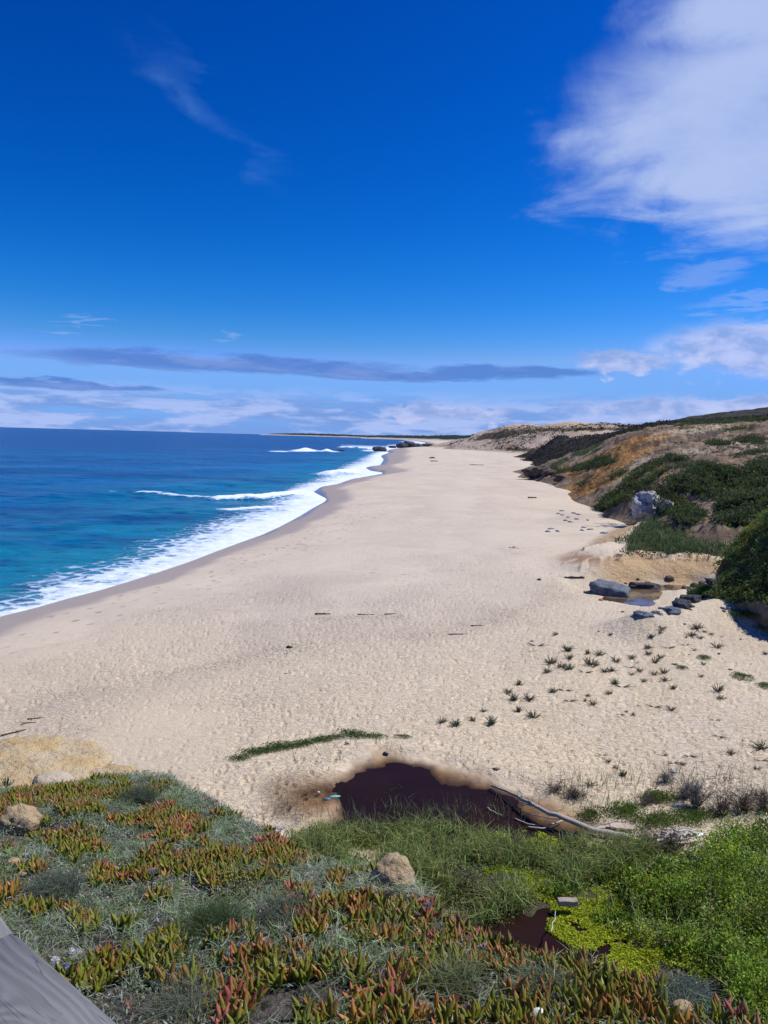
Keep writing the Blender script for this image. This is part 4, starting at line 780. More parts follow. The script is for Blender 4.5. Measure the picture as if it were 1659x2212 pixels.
def foreground_grass():
    x, y, z = bank_points(15000); D = proj(x, y, z + .04); m, _ = ice_mask(D[0], D[1]); g = fbm(x, y, .45, 4, 921, .6); mm = m + (fbm(x, y, .22, 4, 905) - .5) * 1.9 + .05; ok = rnd(len(x), 0, 1) < np.where(mm > .38, .22, 1.0) * np.clip((g - .31) * 7, .05, 1); x, y, z = x[ok][:5200], y[ok][:5200], z[ok][:5200]
    nt_ = len(x); big = fbm(x, y, 1.1, 3, 922); th = rnd(nt_, 0, 6.28); per = 18; k = np.repeat(np.arange(nt_), per); n = len(k)
    u = (rnd(nt_, 0, 1) * .75 + big * .5 - .12)[:, None]; base = np.where(u < .28, [[.15, .22, .07]], np.where(u < .58, [[.24, .285, .20]], np.where(u < .90, [[.15, .20, .11]], [[.38, .34, .23]])))
    c = base[k] * (1 + RNG.normal(size=(n, 1)) * .28) * np.where(rnd(n, 0, 1) < .08, 1.7, 1)[:, None]; c = np.clip(c * (.85 + .6 * rnd(nt_, 0, 1)[k])[:, None] * 1.12, .01, .75); A = Acc(); r_ = np.abs(RNG.normal(size=n)) * .028; a_ = rnd(n, 0, 6.28)
    st = RNG.bit_generator.state
    bx, by = x[k] + np.cos(a_) * r_, y[k] + np.sin(a_) * r_
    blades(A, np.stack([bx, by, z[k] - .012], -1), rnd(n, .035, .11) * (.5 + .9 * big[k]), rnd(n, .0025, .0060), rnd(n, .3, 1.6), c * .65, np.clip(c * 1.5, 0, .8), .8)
    link('bank_grass', A.mesh('bank_grass'), M_LEAF, kind='stuff')
    x, y, z = bank_points(110000); D = proj(x, y, z + .04); m, _ = ice_mask(D[0], D[1]); g = fbm(x, y, .42, 3, 931); ok = (g > .47); x, y, z = x[ok][:42000], y[ok][:42000], z[ok][:42000]; n = len(x); th = rnd(n, 0, 6.28)
    A = Acc(); d = np.stack([np.cos(th), np.sin(th), rnd(n, .1, 1.4)], -1); tint = fbm(x, y, .8, 2, 932)[:, None]; c = np.where(tint > .52, [[.18, .25, .07]], [[.25, .30, .20]]) * (1 + RNG.normal(size=(n, 1)) * .25)
    kites(A, np.stack([x, y, z + rnd(n, 0, .075)], -1), d, rnd(n, .012, .034), rnd(n, .005, .012), np.clip(c, .01, .8), .1)
    link('bank_herbs', A.mesh('bank_herbs'), M_LEAF, kind='stuff')
    x, y, z = bank_points(60000); g = fbm(x, y, .38, 3, 941); ok = g > .50; x, y, z = x[ok][:17000], y[ok][:17000], z[ok][:17000]; n = len(x); th = rnd(n, 0, 6.28); A = Acc()
    d = np.stack([np.cos(th), np.sin(th), rnd(n, -.1, .6)], -1); v_ = rnd(n, 0, 1)[:, None]; c = np.where(v_ < .55, [[.30, .28, .29]], np.where(v_ < .84, [[.14, .105, .09]], np.where(v_ < .93, [[.38, .12, .06]], [[.36, .10, .11]]))) * (1 + RNG.normal(size=(n, 1)) * .35)
    kites(A, np.stack([x, y, z + rnd(n, 0, .025)], -1), d, rnd(n, .02, .06), rnd(n, .005, .012), np.clip(c, .02, .7), .2)
    link('dead_leaves', A.mesh('dead_leaves'), M_STEM, kind='stuff')
foreground_grass()

# ------------------------------------------------------------------ rocks
def rock_mat(name, c0, c1, c2, sc=3.0, bs=0.6):
    def b(nt):
        p = obj_pos(nt); n1 = noise(nt, p, sc, 6, 0.65); n2 = noise(nt, p, sc * 5, 5, 0.75)
        c = mix(nt, n1.ss(0.35, 0.65), c0, c1); c = mix(nt, n2.ss(0.52, 0.66) * .8, c, c2)
        return {'Base Color': c, 'Roughness': 0.92, 'Specular IOR Level': 0.15, 'Normal': bump(nt, n1 + n2 * .6, bs, 0.12)}
    return material(name, b)
M_SANDSTONE = rock_mat('sandstone', (.52, .39, .22), (.60, .47, .29), (.36, .26, .14), 6.0, .8)
M_GOLDROCK = rock_mat('golden_sandstone', (.61, .50, .33), (.59, .425, .20), (.36, .27, .165), 2.5, 1.0)
M_GREYROCK = rock_mat('grey_rock', (.55, .45, .32), (.50, .43, .35), (.32, .28, .23), 5.0, .6)
M_BLUEROCK = rock_mat('blue_grey_rock', (.115, .135, .175), (.19, .215, .26), (.05, .055, .07), 2.0, 1.0)
M_DARKROCK = rock_mat('dark_rock', (.040, .043, .052), (.085, .088, .10), (.16, .165, .18), 2.2, 1.0)
M_BROWNROCK = rock_mat('brown_rock', (.10, .075, .06), (.17, .13, .105), (.05, .04, .035), 1.2, 1.0)
M_WHITEROCK = rock_mat('white_rock', (.27, .26, .25), (.58, .57, .56), (.10, .095, .09), 1.2, 1.0)
def rock(name, loc, size, seed, mat, label, cat='rock', group=None, rotz=0.0, rough=0.35, sub=4, tilt=(0, 0), strata=0.0, sink=0.3, blocky=0.0):
    bm = bmesh.new(); bmesh.ops.create_icosphere(bm, subdivisions=sub, radius=1.0); off = Vector((seed * 7.31, seed * 3.17, seed * 1.7))
    for v in bm.verts:
        d = v.co.normalized()
        if blocky: m = max(abs(d.x), abs(d.y), abs(d.z)); d = d.lerp(d / m, blocky)
        n = mnoise.fractal(d * 1.1 + off, 1.0, 2.0, 6) * rough + abs(mnoise.noise(d * 2.3 + off)) * rough * .5 + mnoise.noise(d * 7 + off) * rough * .22 + abs(mnoise.noise(d * 4.3 - off)) * rough * .35
        if strata: n += (mnoise.noise(Vector((d.x * .6, d.y * .6, d.z * 6)) + off)) * strata
        p = d * (1 + n); v.co = Vector((p.x * size[0] / 2, p.y * size[1] / 2, p.z * size[2] / 2))
    me = bpy.data.meshes.new(name); bm.to_mesh(me); bm.free(); me.polygons.foreach_set('use_smooth', np.ones(len(me.polygons), bool)); me.materials.append(mat)
    o = bpy.data.objects.new(name, me); COL.objects.link(o); o.location = (loc[0], loc[1], loc[2] + size[2] * (.5 - sink)); o.rotation_euler = (tilt[0], tilt[1], rotz)
    return tag(o, label, cat, group)
def px_size(p, n): return n * np.linalg.norm(np.asarray(p) - CAM) / F      # metres spanned by n picture units at p
q = on_bank(852, 1905); q[1] -= .05; rock('boulder', q, (.265, .23, .26), 1, M_SANDSTONE, 'rounded pale sandstone boulder on the edge of the planted bank above the reeds', 'boulder', rough=.22, sink=.18, tilt=(0, .25))
q = on_bank(44, 1800); rock('boulder', q, (.30, .24, .22), 5, M_SANDSTONE, 'small pale boulder with shaded front among ice plants near the ledge', 'boulder', rough=.25, sink=.15)
q = on_bank(1568, 2125); rock('boulder', q, (.13, .10, .10), 6, M_SANDSTONE, 'small tan rock at the bank edge next to the bright green marsh herbs', 'boulder', rough=.22, sink=.15)
q = at_r(5, 1698, 10.3); rock('sandstone_ledge', q, (2.5, 2.0, .76), 8, M_GOLDROCK, 'broad pebbly yellow sandstone ledge jutting over the beach behind the ice plants', 'rock ledge', rough=.20, sink=.60, sub=6, blocky=.35)
q = at_r(235, 1706, 9.6); rock('sandstone_ledge', q, (1.15, .9, .42), 9, M_GOLDROCK, 'lower crumbly end of the yellow ledge beside the bank crest', 'rock ledge', rough=.28, sink=.55, sub=5)
q = at_r(118, 1703, 8.9); rock('boulder', q, (.46, .42, .26), 10, M_GREYROCK, 'smooth grey and tan boulder leaning on the yellow sandstone ledge', 'boulder', rough=.12, sink=.35, tilt=(0, .2))
# rocks in and around the tide pool
q = on_sand(1318, 1285); rock('pool_rock', q, (2.7, 1.9, 1.15), 12, M_BLUEROCK, 'large blue-grey slab of rock at the edge of the tide pool', 'rock', rough=.22, rotz=-.35, blocky=.5, sink=.28, tilt=(.1, .18))
q = on_sand(1392, 1274); rock('pool_rock', q, (2.2, 1.0, .75), 13, M_DARKROCK, 'black wet rock lying in the middle of the tide pool', 'rock', rough=.25, rotz=-.1, blocky=.3, sink=.25)
q = on_sand(1446, 1252); rock('sand_clod', q, (.7, .5, .45), 14, M_BROWNROCK, 'small dark boulder under the eroded sand scarp', 'rock', rough=.3)
SPUR = [(1395, 1333, 1.1, .55), (1425, 1330, .7, .5), (1455, 1324, 1.2, .7), (1478, 1314, 1.3, 1.0), (1495, 1302, 1.5, 1.1), (1512, 1290, 1.5, 1.1), (1528, 1276, 1.6, 1.0), (1545, 1262, 1.4, 1.0)]
SPUR_L = ['lowest blue-grey rock at the seaward tip of the spur by the tide pool', 'small round rock second from the tip of the rocky spur', 'squat dark rock on the spur where the sand bank starts', 'dark rock on the spur beside the green clump', 'steep shaded rock halfway up the spur', 'shaded rock on the spur close under the headland', 'tall shaded rock where the spur joins the headland', 'topmost rock of the spur against the headland foot']
for i, (a, b, w, h) in enumerate(SPUR):
    q = on_sand(a, b); q[1] += .4; rock('spur_rock', q, (w * .75, w * .7, h * .7), 20 + i, M_BLUEROCK if i < 3 else M_DARKROCK, SPUR_L[i], 'rock', 'rocks of the spur beside the tide pool', rough=.55, rotz=i, sub=4, blocky=.3, sink=.55)  # upper spur rocks: shade put into the colour by the darker rock material
for i, (a, b, s, lab) in enumerate([(1400, 1262, .5, 'dark stone behind the black pool rock'), (1480, 1272, .5, 'flat dark stone at the landward end of the tide pool'), (1500, 1266, .6, 'dark rubble stone at the foot of the sand scarp'), (1517, 1262, .6, 'dark rubble stone close to the headland foot'), (1378, 1252, .3, 'tiny dark clod on the sand behind the tide pool'), (1351, 1261, .25, 'tiny clod between pool rock and scarp')]):
    q = on_sand(a, b); rock('pool_stone', q, (s, s * .8, s * .6), 40 + i, M_BROWNROCK, lab, 'stone', 'stones round the tide pool', rough=.35, sub=3)
for i in range(26):     # pebbly row in the shade at the foot of the headland
    q = on_sand(1560 + i * 4.0 + RNG.normal() * 3, 1316 + RNG.normal() * 3 + i * .25); s = RNG.uniform(.15, .32); rock('shingle_stone', q, (s, s * .8, s * .65), 60 + i, M_BLUEROCK, 'pale grey stone in the row along the shaded headland foot', 'stone', 'stones along the headland foot', sub=2, rough=.25)
# rocks further along
q = at_r(1400, 1110, 100.5); rock('white_bluff', q, (3.7, 3.0, 3.2), 90, M_WHITEROCK, 'white weathered rock bluff at the foot of the green hillside', 'rock', rough=.42, sub=5, sink=.30, blocky=.1, rotz=.5, tilt=(-.25, .3))
q = at_r(1437, 1098, 100.5); rock('white_bluff', q, (1.8, 1.8, 1.9), 91, M_WHITEROCK, 'smaller pale rock on the landward side of the white bluff', 'rock', rough=.3, sub=4, sink=.4)
for i, (a, b, r, w, h, lab) in enumerate([(1153, 1026, 208, 5.0, 2.8, 'dark brown crag at the seaward end of the hill foot'), (1172, 1024, 206, 4.5, 3.2, 'rugged dark crag behind the hill foot crag with grass on top'), (1190, 1028, 200, 4.2, 2.2, 'brown crag under the ochre slope'), (1214, 1036, 185, 3.5, 1.8, 'low brown crag nearest the ochre landslip')]):
    rock('hill_crag', at_r(a, b, r), (w, w * .8, h), 95 + i, M_BROWNROCK, lab, 'rock', 'crags at the hill foot', rough=.4, sub=4, sink=.3)
for i, (a, b, r, w, h, lab) in enumerate([(820, 974, 690, 11.5, 5.0, 'block shaped black rock standing in the surf'), (848, 966.5, 930, 9, 3.5, 'low dark rock at the waterline landward of the block shaped rock'), (868, 966, 950, 12, 7, 'jagged dark rock on the far shoreline'), (885, 965, 960, 16, 8.5, 'largest jagged rock on the far shoreline'), (903, 965, 970, 12, 5, 'low dark rock right of the largest shoreline rock'), (925, 964, 980, 14, 4.5, 'flat dark rock nearest the dune foot on the far shore'), (617, 974, 700, 9, 1.6, 'low dark reef rock in the sea seaward of the breaker'), (655, 972.5, 720, 8, 2.4, 'dark reef rock behind the breaking wave'), (728, 977.5, 640, 5, 2.6, 'small dark rock at the landward end of the breaking wave'), (737, 974.5, 680, 5, 2.2, 'small dark rock just past the end of the breaking wave')]):
    rock('sea_rock', at_r(a, b, r), (w, w * .7, h), 110 + i, M_DARKROCK, lab, 'rock', 'dark rocks along the far waterline', rough=.35, sub=4, sink=.3, blocky=.5 if i == 0 else .15)

# ------------------------------------------------------------------ driftwood, planks, flotsam
M_BLEACH = leaf_mat('bleached_wood', 0.0, 0.9, 0.1, 0.35)
def sticks(A, pts, r0, r1, col, wob=.02, n=9, sides=6):
    pts = np.asarray(pts, float); t = np.linspace(0, 1, len(pts)); u = np.linspace(0, 1, n); p = np.stack([np.interp(u, t, pts[:, k]) for k in range(3)], -1); p[1:-1] += RNG.normal(size=(n - 2, 3)) * wob
    tube(A, p, np.linspace(r0, r1, n), col, sides)
def part_mesh(name, A, mat, parent=None, smooth=True): return link(name, (lambda m: (m.materials.append(mat), m)[1])(A.mesh(name, smooth)), None, parent)
def lift(px, py, dz, z0=2.45):
    q = up(px, py, z0); g = float(ground(np.array([q[0]]), np.array([q[1]]))[0]); q = up(px, py, max(g, POND_Z) + dz); return q
GREYW = (.40, .37, .33)
def driftwood_branch():
    t = bpy.data.objects.new('driftwood_branch', None); COL.objects.link(t); t.location = lift(1270, 1782, 0)
    tag(t, 'long bleached driftwood branch lying across the end of the dark pond', 'driftwood'); inv = np.array(t.location)
    main = [lift(1062, 1697, .12), lift(1105, 1712, .22), lift(1130, 1728, .3), lift(1190, 1757, .3), lift(1230, 1772, .22), lift(1272, 1790, .16), lift(1320, 1803, .08), lift(1362, 1812, .03)]
    A = Acc(); sticks(A, [p - inv for p in main], .03, .10, GREYW, .015, 20, 8); part_mesh('trunk', A, M_BLEACH, t)
    for pts, r in [([(1130, 1728, .3), (1128, 1714, .42), (1120, 1706, .5)], .022), ([(1160, 1742, .3), (1140, 1738, .2), (1118, 1732, .08)], .025), ([(1190, 1757, .3), (1215, 1748, .4)], .02), ([(1230, 1772, .22), (1175, 1766, .12), (1120, 1750, .06)], .024), ([(1150, 1738, .3), (1143, 1724, .42)], .016), ([(1075, 1700, .15), (1062, 1690, .3), (1052, 1684, .34)], .014), ([(1270, 1790, .16), (1310, 1780, .22), (1335, 1772, .25)], .02)]:
        A = Acc(); sticks(A, [lift(*p) - inv for p in pts], r, r * .45, GREYW, .012, 7, 6); part_mesh('limb', A, M_BLEACH, t)
driftwood_branch()
def stick_thing(name, lab, cat, pts, r0, r1, col=GREYW, group=None, side=None, mat=None, n=10):
    A = Acc(); P3 = [lift(*p) for p in pts]; o0 = P3[0]; sticks(A, [p - o0 for p in P3], r0, r1, col, r0 * .5, n, 6); o = part_mesh(name, A, mat or M_BLEACH); o.location = o0; return tag(o, lab, cat, group)
def plank(name, lab, px, py, L, w, th, yaw, tilt=0.0, col=(.50, .41, .33), dz=.03, base=None, group=None):
    bm = bmesh.new(); bmesh.ops.create_cube(bm, size=1)
    bmesh.ops.scale(bm, vec=(L, w, th), verts=bm.verts); bmesh.ops.subdivide_edges(bm, edges=[e for e in bm.edges if abs(e.verts[0].co.x - e.verts[1].co.x) > L * .5], cuts=6)
    for v in bm.verts: v.co.y += mnoise.noise(Vector((v.co.x * 9, v.co.y * 3, px))) * w * .08; v.co.z += mnoise.noise(Vector((v.co.x * 4, px, 0))) * th * .3
    bmesh.ops.bevel(bm, geom=bm.edges[:], offset=min(th, w) * .08, segments=1, affect='EDGES')
    me = bpy.data.meshes.new(name); bm.to_mesh(me); bm.free(); me.attributes.new('col', 'FLOAT_COLOR', 'POINT').data.foreach_set('color', np.tile([*col, 1.0], len(me.vertices)).astype(np.float32)); me.materials.append(M_BLEACH)
    o = bpy.data.objects.new(name, me); COL.objects.link(o); o.location = base if base is not None else lift(px, py, dz); o.rotation_euler = (0, tilt, yaw); return tag(o, lab, 'plank' if name == 'plank' else 'board', group)
plank('plank', 'broad weathered board lying on the sand beside the pond end', 1342, 1785, .62, .30, .05, -.10, .03, (.52, .42, .35), .08)
plank('plank', 'short pink-grey plank left of the broad weathered board', 1303, 1788, .46, .12, .05, .10, 0, (.50, .40, .32), .05)
plank('plank', 'short timber block propped in the herbs above the duckweed', 1226, 1948, .44, .17, .13, .06, -.05, (.34, .29, .24), .26)
plank('plank', 'narrow upright board sunk in duckweed among the reeds', 1148, 1838, .40, .10, .05, 1.2, .25, (.42, .34, .24), .08)
plank('plank', 'small orange-brown board half hidden in the reeds', 1293, 1832, .30, .12, .05, .1, 0, (.42, .28, .17), .15)
for pts, r, lab in [([(1140, 1787, .03), (1175, 1790, .08), (1215, 1772, .06)], .03, 'pale driftwood stick below the long branch at the reed edge'), ([(1112, 1768, .02), (1140, 1780, .05), (1165, 1783, .05)], .022, 'thin bleached twig reaching out of the reeds into the pond'), ([(1050, 1745, .05), (1085, 1762, .05)], .02, 'short grey stick lying at the pond shore among reeds'),
                    ([(1190, 2013, .4), (1198, 1985, .25), (1200, 1968, .2)], .014, 'upright cream reed stalk beside the small dark pool'), ([(1078, 1948, .05), (1120, 1936, .05), (1140, 1930, .05)], .016, 'thin pale stick lying across the small dark pool'), ([(1640, 1770, .1), (1665, 1782, .1), (1700, 1795, .08)], .06, 'thick white log end among the dry twigs beside the herbs'), ([(1560, 1722, .02), (1600, 1735, .03)], .012, 'thin twig on the sand near the dry shrubs')]:
    stick_thing('driftwood_stick', lab, 'driftwood', pts, r, r * .6, (.48, .44, .40), 'loose driftwood by the marsh')
HEAP = [(1432, 1792, 1490, 1788), (1440, 1800, 1505, 1790), (1425, 1806, 1480, 1800), (1450, 1785, 1500, 1806), (1440, 1812, 1462, 1790), (1448, 1818, 1485, 1796), (1470, 1815, 1478, 1790), (1428, 1798, 1500, 1812), (1475, 1803, 1530, 1801), (1462, 1822, 1505, 1818), (1420, 1818, 1448, 1800), (1415, 1803, 1440, 1806), (1490, 1796, 1518, 1808), (1455, 1793, 1515, 1796)]
for i, (a, b, c, d) in enumerate(HEAP):
    stick_thing('driftwood_stick', 'bleached stick in the driftwood heap beside the green marsh herbs', 'driftwood', [(a, b, .1 + .02 * i), (c, d, .12 + .025 * (i % 6))], .022 + .012 * (i % 3), .012, (.55 - .02 * (i % 5), .52 - .02 * (i % 5), .49 - .02 * (i % 5)), 'sticks of the driftwood heap')
# beach wood and litter
def beach_thing(name, lab, cat, px, py, build, mat, group=None, rot=0.0):
    A = Acc(); build(A); o = part_mesh(name, A, mat); o.location = on_sand(px, py); o.rotation_euler = (0, 0, rot); return tag(o, lab, cat, group)
def log_b(L, r, col, bend=.05):
    def f(A):
        x = np.linspace(-L / 2, L / 2, 9); tube(A, np.stack([x, np.sin(x * 2 / L) * bend * L, np.full(9, r * .7) + RNG.normal(size=9) * r * .15], -1), np.linspace(r, r * .6, 9) * (1 + RNG.normal(size=9) * .12), col, 7)
        for _ in range(3): s = RNG.uniform(-L * .4, L * .4); tube(A, [(s, 0, r), (s + RNG.normal() * .15 * L, RNG.normal() * .12 * L, r * 2.0)], [r * .4, r * .15], col, 4)
    return f
DK = (.075, .058, .048)
for a, b, L, r, rot, lab in [(1241, 1249, 1.6, .09, .05, 'dark driftwood log behind the tide pool slab'), (697, 1327, .95, .05, .0, 'dark stick at the seaward end of the long strand line'), (790, 1328, 1.0, .03, -.05, 'twig in the middle of the long strand line'), (843, 1327, .7, .035, .2, 'twig at the landward end of the long strand line'), (1150, 1076, 1.6, .14, .1, 'dark lump of driftwood on the sand before the hill foot'), (934, 990, 3.0, .45, .2, 'tall dark driftwood stump far out on the flat beach'), (938, 996.5, 4, .22, .3, 'low driftwood trunk far out on the flat beach'), (1030, 1005, 6, .18, .1, 'long driftwood trunk on the beach below the dunes'),
                               (78, 1553, .6, .03, .2, 'short dark stick on the sand near the water side'), (30, 1583, .9, .03, .7, 'curved twig on the sand above the sandstone ledge'), (62, 1562, .5, .02, .1, 'thin twig beside the dark stick'), (620, 1455, .3, .02, .3, 'small twig on the trampled sand'), (985, 1371, .8, .04, .2, 'dark twig in the short wrack line on the sand'), (1030, 1352, .7, .03, .1, 'thin twig at the upper end of the short wrack line'), (1110, 1184, 1.0, .03, -.4, 'twig on the sand in the middle of the beach')]:
    beach_thing('driftwood_log' if r > .08 else 'driftwood_twig', lab, 'driftwood', a, b, log_b(L, r, DK), M_STEM, 'driftwood strewn on the beach', rot)
M_PLASTIC = leaf_mat('plastic', 0.0, 0.4, 0.4)
def blob_b(sx, sy, sz, col, seed, crumple=.5, sub=2):
    def f(A):
        bm = bmesh.new(); bmesh.ops.create_icosphere(bm, subdivisions=sub, radius=1.0)
        for v in bm.verts: n = 1 + mnoise.fractal(v.co * 1.8 + Vector((seed, 0, 0)), 1, 2, 4) * crumple; v.co = Vector((v.co.x * sx * n, v.co.y * sy * n, max(v.co.z, -.3) * sz * n + sz * .25))
        bm.verts.ensure_lookup_table(); A.add(np.array([v.co[:] for v in bm.verts]), np.tile(col, (len(bm.verts), 1)), None, np.array([[v.index for v in fc.verts] for fc in bm.faces])); bm.free()
    return f
for a, b, s, col, lab, cat in [(625, 1399, (.17, .10, .09), (.015, .015, .016), 'crumpled black bag lying alone on the open sand', 'bag'), (833, 1630, (.10, .08, .09), (.03, .035, .05), 'black rounded lump on the sand at the head of the pond', 'litter'), (723, 1722, (.17, .06, .04), (.16, .50, .42), 'torn turquoise plastic sheet in the shallow end of the pond', 'litter'), (706, 1728, (.11, .06, .06), (.11, .17, .22), 'blue-grey rag beside the turquoise plastic', 'litter'), (688, 1712, (.04, .03, .03), (.62, .62, .62), 'tiny white scrap in the amber shallows', 'litter'),
                               (750, 1605, (.09, .07, .06), (.62, .56, .50), 'pale stone behind the creeping green strip', 'stone'), (1298, 1297, (.16, .12, .10), (.55, .09, .04), 'small red flotsam on the sand beside the pool slab', 'litter'), (1305, 1152, (.45, .25, .15), (.10, .22, .33), 'blue piece of flotsam on the sand below the white bluff', 'litter'), (1072, 1663, (.11, .09, .06), (.10, .11, .13), 'blue-grey lump on the sand landward of the pond', 'litter'), (1163, 1671, (.04, .03, .03), (.6, .6, .6), 'white scrap among the thin reeds on the sand', 'litter'),
                               (1243, 1675, (.05, .03, .02), (.7, .7, .7), 'white scrap on the bare sand beyond the driftwood', 'litter'), (1512, 1806, (.16, .055, .055), (.78, .77, .73), 'white foam float at the end of the driftwood heap', 'float'), (1498, 1800, (.05, .03, .05), (.45, .55, .12), 'yellow-green scrap beside the white float', 'litter'), (1462, 1742, (.14, .08, .06), (.42, .48, .50), 'pale blue-grey sheet among the shore shrubs', 'litter'), (1520, 1745, (.06, .05, .05), (.72, .72, .72), 'white scrap under the dry shrub', 'litter'), (1536, 1755, (.09, .05, .10), (.55, .54, .54), 'pale grey rag among the dry shrubs', 'litter'), (1455, 1668, (.12, .06, .05), (.20, .24, .28), 'slate blue sheet stuck in the dry shrub', 'litter'),
                               (1645, 1375, (.12, .10, .09), (.25, .26, .27), 'grey stone on the sand at the edge of the tuft field', 'stone'), (1553, 1413, (.07, .06, .05), (.03, .03, .035), 'small black lump among the beach tufts', 'stone'), (1600, 1381, (.06, .05, .04), (.05, .05, .05), 'small dark stone near the green creeping patch', 'stone'), (1110, 1182, (.14, .1, .06), (.06, .055, .05), 'dark clod on the bare mid beach', 'clod'), (1165, 1253, (.15, .12, .1), (.05, .045, .04), 'dark clod before the hollow', 'clod'), (1150, 1385, (.12, .08, .04), (.30, .27, .25), 'grey stone at the seaward edge of the tuft field', 'stone'), (1345, 1322, (.14, .09, .05), (.10, .08, .06), 'brown clod below the tide pool', 'clod')]:
    z = beach_thing('litter' if cat in ('litter', 'bag', 'float') else 'stone', lab, cat, a, b, blob_b(*s, col, a * .37, .5 if cat != 'float' else .1), M_PLASTIC if cat in ('litter', 'bag', 'float') else M_STEM, None, 0.6 if cat == 'float' else 0.2)
    if z.location.z < POND_Z and b > 1580: z.location.z = POND_Z
    if cat == 'float' or a in (1498,): z.location = lift(a, b, .22)
for i in range(16):
    a, b = [(1215, 1113), (1228, 1118), (1240, 1109), (1222, 1125), (1206, 1110), (1250, 1112), (1246, 1122), (1190, 1143), (1205, 1148), (1262, 1140), (1275, 1144), (1258, 1146), (1232, 1128), (1214, 1104), (1270, 1124), (1184, 1149)][i]
    beach_thing('flotsam', 'blue-grey scrap in the flotsam scatter before the white bluff', 'litter', a, b, blob_b(.35 + .1 * (i % 3), .22, .14, [(.26, .29, .32), (.18, .20, .20), (.34, .34, .33)][i % 3], i, .5), M_PLASTIC, 'flotsam scatter before the white bluff', i)
def sign_post():
    b = on_sand(1316, 1098); t = bpy.data.objects.new('marker_post', None); COL.objects.link(t); t.location = b; tag(t, 'leaning wooden post with a dark red board at the hill foot', 'post')
    A = Acc(); tube(A, [(0, 0, -.3), (.06, 0, 1.6), (.10, 0, 3.0)], [.09, .08, .07], (.16, .10, .075), 6); part_mesh('pole', A, M_STEM, t)
    A = Acc(); tube(A, [(-.55, -.1, 0), (-.2, -.1, 1.6)], [.3, .3], (.17, .06, .05), 4); part_mesh('board', A, M_STEM, t)
sign_post()
q = at_r(1310, 925, 716); A = Acc(); tube(A, [(0, 0, -1), (0, 0, 3.2)], [.5, .4], (.05, .045, .04), 5); o = part_mesh('post', A, M_STEM); o.location = (q[0], q[1], q[2] - .4); tag(o, 'small dark post standing on the dune skyline', 'post')

# ------------------------------------------------------------------ plants on the sand: each one a thing
def tuft_mesh(seed, kind):
    r = np.random.default_rng(seed); A = Acc()
    def stem(a, lean, L, col):
        t = np.linspace(0, 1, 4)[:, None]; d = np.array([math.cos(a) * lean, math.sin(a) * lean, 1.0]); d /= np.linalg.norm(d); base = np.array([math.cos(a), math.sin(a), 0]) * r.uniform(0, .12)
        p = base + d * t * L; p[:, 2] += .06 * L * np.sin(t[:, 0] * 2); tube(A, p, [.016, .014, .011, .004], np.array(col) * .7, 3, False)
        k = 18; u = r.uniform(.1, 1, k)[:, None]; b = base + d * u * L; dd = d * .8 + r.normal(size=(k, 3)) * .7; n0 = RNG
        kites(A, b, dd, np.full(k, .06), np.full(k, .022), np.clip(np.array(col) * (1 + r.normal(size=(k, 1)) * .25), .01, .5))
    if kind == 'bushy':
        for _ in range(30): stem(r.uniform(0, 6.28), abs(r.normal()) * .85, r.uniform(.22, .45), (.16, .20, .13))
    elif kind == 'spread':
        for _ in range(26): stem(r.uniform(0, 6.28), abs(r.normal()) * 1.1 + .2, r.uniform(.25, .55), (.165, .165, .105))
    elif kind == 'flat':
        h = r.uniform(-.3, .3)
        for _ in range(12): stem(h + r.normal() * .3 + (math.pi if r.uniform() < .3 else 0), r.uniform(2.5, 6), r.uniform(.3, .75), (.14, .12, .085))
    elif kind == 'sprig':
        for _ in range(6): stem(r.uniform(0, 6.28), r.uniform(.3, 1.3), r.uniform(.2, .45), (.10, .115, .06))
    elif kind == 'green':
        C = np.column_stack([r.uniform(-.34, .34, 14), r.uniform(-.26, .26, 14), np.zeros(14)]); clumps(A, C, np.full(14, .24), np.full(14, .2), 60, .06, [(.06, .12, .025), (.08, .14, .035)])
    m = A.mesh('tuft_' + kind); m.materials.append(M_LEAF); return m
TUFT = {k: [tuft_mesh(i * 10 + j, k) for j in range(4 if k != 'green' else 2)] for i, k in enumerate(['bushy', 'spread', 'flat', 'sprig', 'green'])}
TL = {'bushy': 'upright bushy grey-green tuft on pale sand', 'spread': 'open spreading olive tuft on pale sand', 'flat': 'flat dried brownish runner on sand', 'sprig': 'sparse thin sprig on sand', 'green': 'low dark green leafy patch on sand'}
